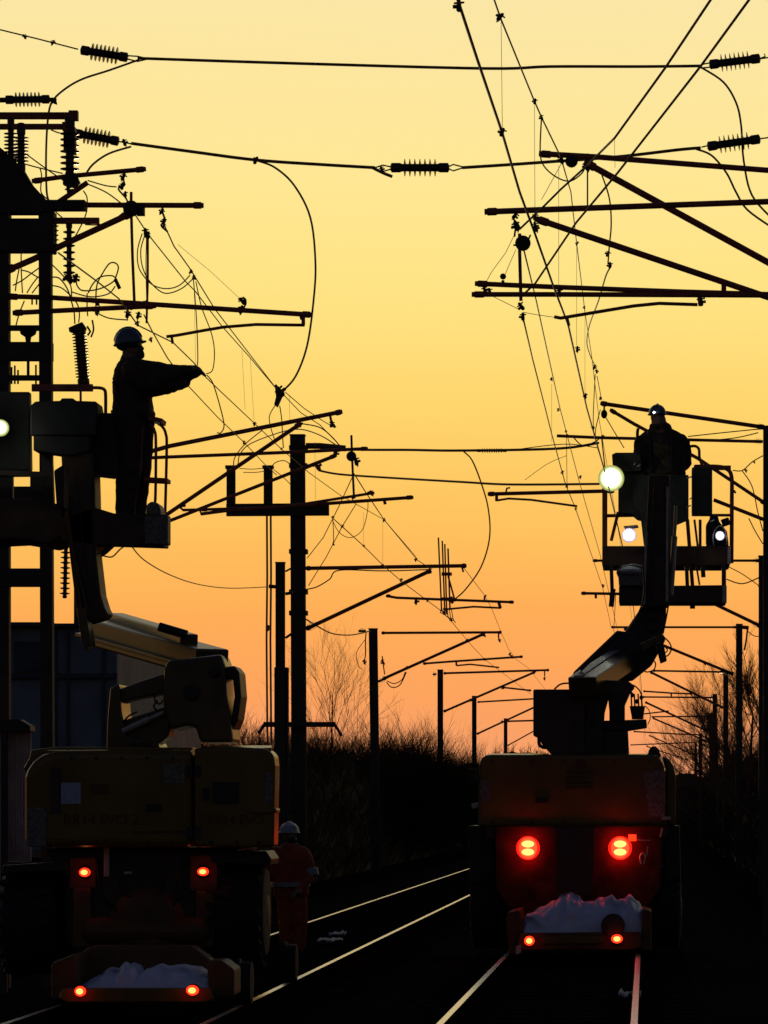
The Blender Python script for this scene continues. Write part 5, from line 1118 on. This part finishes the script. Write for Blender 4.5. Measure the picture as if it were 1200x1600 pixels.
def helmet(parent, c, r, m, fwd, tilt=0.0, h=.9, peak=.055, name='hard_hat'):
    f = Vector(fwd).normalized(); z = Vector((0, 0, 1)); rot = Matrix.Rotation(tilt, 3, 'Y')
    mb = MB(); n = 24; vs = []; K = 9
    for i in range(K + 1):
        th = math.pi / 2 * i / K
        for j in range(n):
            a = 2 * math.pi * j / n; d = Vector((math.cos(a), math.sin(a), 0)); ext = 1 + .10 * abs(d.dot(f))
            vs.append(c + rot @ Vector((d.x * r * ext * math.cos(th), d.y * r * ext * math.cos(th), r * h * math.sin(th))))
    mb.add(vs, [[i * n + j, i * n + (j + 1) % n, (i + 1) * n + (j + 1) % n, (i + 1) * n + j] for i in range(K) for j in range(n)])
    vs = []
    for j in range(n):                                     # brim, longest at the front
        a = 2 * math.pi * j / n; d = Vector((math.cos(a), math.sin(a), 0)); ex = 1 + .10 * abs(d.dot(f)); k = max(0, d.dot(f))
        for rr, zz in ((ex, .004), (ex + (.012 + peak * k ** 3) / r, -.004), (ex + (.010 + peak * k ** 3) / r, -.010), (ex * .98, -.006)):
            vs.append(c + rot @ Vector((d.x * r * rr, d.y * r * rr, zz)))
    mb.add(vs, [[j * 4 + q, ((j + 1) % n) * 4 + q, ((j + 1) % n) * 4 + (q + 1) % 4, j * 4 + (q + 1) % 4] for j in range(n) for q in range(4)])
    side = Vector((f.y, -f.x, 0))                           # centre rib
    mb.tube([c + rot @ (f * (r * 1.09 * math.cos(t)) + z * (r * h * math.sin(t) * 1.02)) for t in [math.pi * q / 12 for q in range(1, 12)]], r * .10, 6)
    return mb.build(name, m, parent, True)

# the person pointing along the wire
b = Body(34.0)
b.ell((205, 541), 15, 14, 20, 1); b.ell((202, 534), 18, 15.5, 17, 1); face(b, 205, 541, 1, 1, -.12, .92); b.ell((218, 553), 7, 9, 9, 3)
b.ell((213, 556), 9, 8, 8, 3); b.cap((202, 550), (203, 570), 11, 13, 1)
b.cap((198, 566), (209, 566), 12, 12, 0); b.ell((205, 568), 17, 16, 7, 0)
b.cap((205, 580, -.13), (205, 580, .13), 17, 17, 0)
b.cap((207, 585, -.09), (208, 642, -.07), 26, 31, 0); b.cap((207, 585, .09), (208, 642, .07), 26, 31, 0); b.ell((195, 602), 19, 36, 34, 0); b.ell((208, 648), 35, 38, 17, 0); b.ell((220, 606), 24, 32, 26, 0)
for dy, ey in ((-.19, 0), (.17, -6)):
    b.cap((216, 586, dy), (262, 592 + ey, dy * .9), 23, 20, 0); b.cap((262, 592 + ey, dy * .9), (304, 581 + ey * .4, dy * .45), 20, 9.5, 0)
    b.cap((236, 604 + ey, dy * .9), (282, 599 + ey, dy * .7), 20, 13, 0); b.cap((230, 600 + ey, dy * .9), (262, 600 + ey, dy * .8), 22, 19, 0)
b.cap((298, 581.5, -.085), (303, 581, -.085), 10, 9, 0)
b.hand((292, 582, -.085), (318, 580, -.07), 1, (0, .3, 1), 1); b.hand((292, 579, .08), (318, 579, .05), 1, (0, -.3, 1), -1)
for dy, x in ((-.11, 202), (.11, 212)):
    b.cap((x, 660, dy), (x + 2, 738, dy * 1.1), 26, 20, 0); b.cap((x + 2, 738, dy * 1.1), (x - 4, 806, dy * 1.1), 20, 15, 0)
    b.cap((x - 6, 808, dy * 1.1), (x + 14, 810, dy * 1.1), 9, 7, 2); b.ell((x - 4, 803, dy * 1.1), 10, 10, 10, 2)
p1 = b.build('person in a dark hard hat pointing along the wire with arms outstretched', ['cloth', 'skin', 'boot', 'cloth'])
helmet(p1, b.p(201, 536), .116, 'hat', (1, -.1, 0), -.14, 1.16, .022)
mb = MB(); mb.ell(b.p(201, 541), .112, .098, .05); mb.build('hair', 'black', p1)
mb = MB(); mb.lathe(b.p(206, 656), b.p(206, 662), [(0, .18), (.01, .186), (.03, .186), (.04, .18)], 24); mb.tube([b.p(182, 600, -.19), b.p(200, 640, -.21), b.p(212, 656, -.20)], .018, 6); mb.tube([b.p(186, 628, .1), b.p(178, 650, .05), b.p(176, 642, 0)], .02, 6); mb.each('harness', 'black', p1)

# the person standing in the raised platform, back to us
b = Body(52.0)
b.ell((1027, 651), 10.5, 11.5, 14, 1); face(b, 1027, 651, 1, -.25, 1, .92); b.cap((1029, 656), (1031, 672), 11.5, 13, 1)
b.cap((1024, 670), (1040, 670), 10, 10, 0); b.ell((1031, 668), 15, 15, 9, 0)
b.cap((1024, 676), (1005, 692), 11, 14, 0); b.cap((1040, 676), (1062, 692), 11, 14, 0); b.cap((1006, 694), (1062, 694), 14, 14, 0); b.cap((1015, 696), (1020, 738), 22, 24, 0); b.cap((1051, 696), (1047, 738), 22, 24, 0); b.ell((1034, 702), 37, 27, 27, 0); b.ell((1034, 738), 38, 26, 16, 0)
for sg, x in ((-1, 1003), (1, 1066)):
    b.cap((x, 694), (x + sg * 2 + 1, 722, .10), 13, 12, 0); b.cap((x + sg * 2 + 1, 722, .10), (x - sg * 8, 730, .36), 12, 8, 0); b.hand((x - sg * 8, 730, .37), (x - sg * 12, 728, .52), 1, (0, .1, 1), -sg)
for sg, x in ((-1, 1022), (1, 1046)):
    b.cap((x, 745), (x + sg, 800, .03), 17, 12, 0); b.cap((x + sg, 800, .03), (x, 844), 12, 9, 0); b.cap((x, 849), (x - 2, 849, .14), 8, 6.5, 2)
p2 = b.build('person in bulky dark jacket seen from behind in the raised platform', ['cloth', 'skin', 'boot'])
helmet(p2, b.p(1027, 647), .118, 'hat', (-.25, 1, 0), 0, 1.12, .03)
hl_ = MB().lathe(b.p(1022, 646, -.10), b.p(1022, 646, -.14), [(0, .026), (.03, .026), (.035, .02)], 12).build('rear_lamp', 'black', p2)
MB().ell(b.p(1022, 646, -.14), .014, .010, .014, 10, 6).build('lens', 'flood_small', hl_)
mb = MB(); mb.tube([b.p(996, 690, -.05), b.p(996, 676, -.06), b.p(997, 670, -.06)], .022, 6); mb.tube([b.p(1014, 676, -.2), b.p(1018, 740, -.24)], .02, 6); mb.tube([b.p(1050, 676, -.2), b.p(1048, 740, -.24)], .02, 6); mb.each('harness', 'black', p2)

# the person in orange standing by the track
b = Body(47.6)
b.ell((452, 1304), 10, 11.5, 14.5, 1); b.ell((453, 1312), 11, 12, 8, 2); face(b, 452, 1304, 1, -.5, -1, .9); b.cap((453, 1312), (453, 1326), 8.5, 9.5, 1)
b.ell((453, 1325), 17, 13, 9, 0); b.cap((434, 1335), (472, 1335), 13, 13, 0); b.cap((442, 1340), (446, 1392), 19, 19, 0); b.cap((464, 1340), (464, 1392), 19, 19, 0); b.ell((454, 1365), 30, 20, 30, 0)
b.cap((432, 1336), (420, 1362, -.04), 12, 10, 0); b.cap((420, 1362, -.04), (412, 1384, -.22), 10, 7, 0); b.hand((412, 1384, -.22), (410, 1392, -.34), 1, (0, -.2, 1), 1)
b.cap((476, 1337), (486, 1364, .02), 11.5, 9.5, 0); b.cap((486, 1364, .02), (470, 1388, -.18), 9.5, 7, 0); b.hand((470, 1388, -.18), (462, 1396, -.26), 1, (0, -.2, 1), -1)
for sg, x in ((-1, 446), (1, 466)):
    b.cap((x, 1395), (x + sg * 2 + 2, 1440, -.03), 14, 11, 0); b.cap((x + sg * 2 + 2, 1440, -.03), (x + 1, 1482, .02), 11, 9, 0); b.cap((x + 1, 1489, .03), (x - 2, 1490, -.12), 7, 5.5, 2)
p3 = b.build('person in orange hi-vis suit and white helmet beside the bright rail', ['hivis', 'skin', 'boot'])
helmet(p3, b.p(452, 1300), .118, 'hat_white', (-.5, -1, 0), 0, 1.05, .05)
mb = MB(); mb.lathe(b.p(484, 1358, .02), b.p(487, 1370, .0), [(0, .088), (.01, .098), (.09, .096), (.10, .086)], 16); mb.build('arm_band', 'band', p3)
for y in (1378,):
    mb = MB(); mb.lathe(b.p(454, y), b.p(454, y + 8), [(0, .20), (.005, .246), (.055, .246), (.06, .20)], 28); mb.build('waist_band', 'band', p3)
mb = MB(); mb.prism([(444, 1290), (462, 1290), (464, 1299), (442, 1299)], 47.6 - .135, .02, .004); mb.build('goggles', 'sticker', p3)

# ------------------------------------------------------------------ what repeats belongs together
GROUPS = dict(overhead_mast='overhead line masts along the railway', bare_tree='bare trees along the line', bush='bushes rising from the hedge', hedge='hedges on both sides of the line',
    railway_track='tracks', contact_wire='contact wires', messenger_wire='messenger wires', overhead_wire='overhead wires', feeder_wire='feeders crossing the tracks', jumper_cable='jumper cables',
    jumper_cables='jumper cables', tie_wire='thin tie wires', earth_cable='slack earth cables', rail_boom_lift='road-rail boom lifts', plastic_sheet='sheets on the rear trays', rag='scraps on the ballast',
    person='people at work on the line', tool_bag='bags in the platforms', kit_bag='bags in the platforms')
for o in list(sc.objects):
    if o.parent is None and 'category' in o:
        g_ = GROUPS.get(o.name.split('.')[0])
        if g_: o['group'] = g_
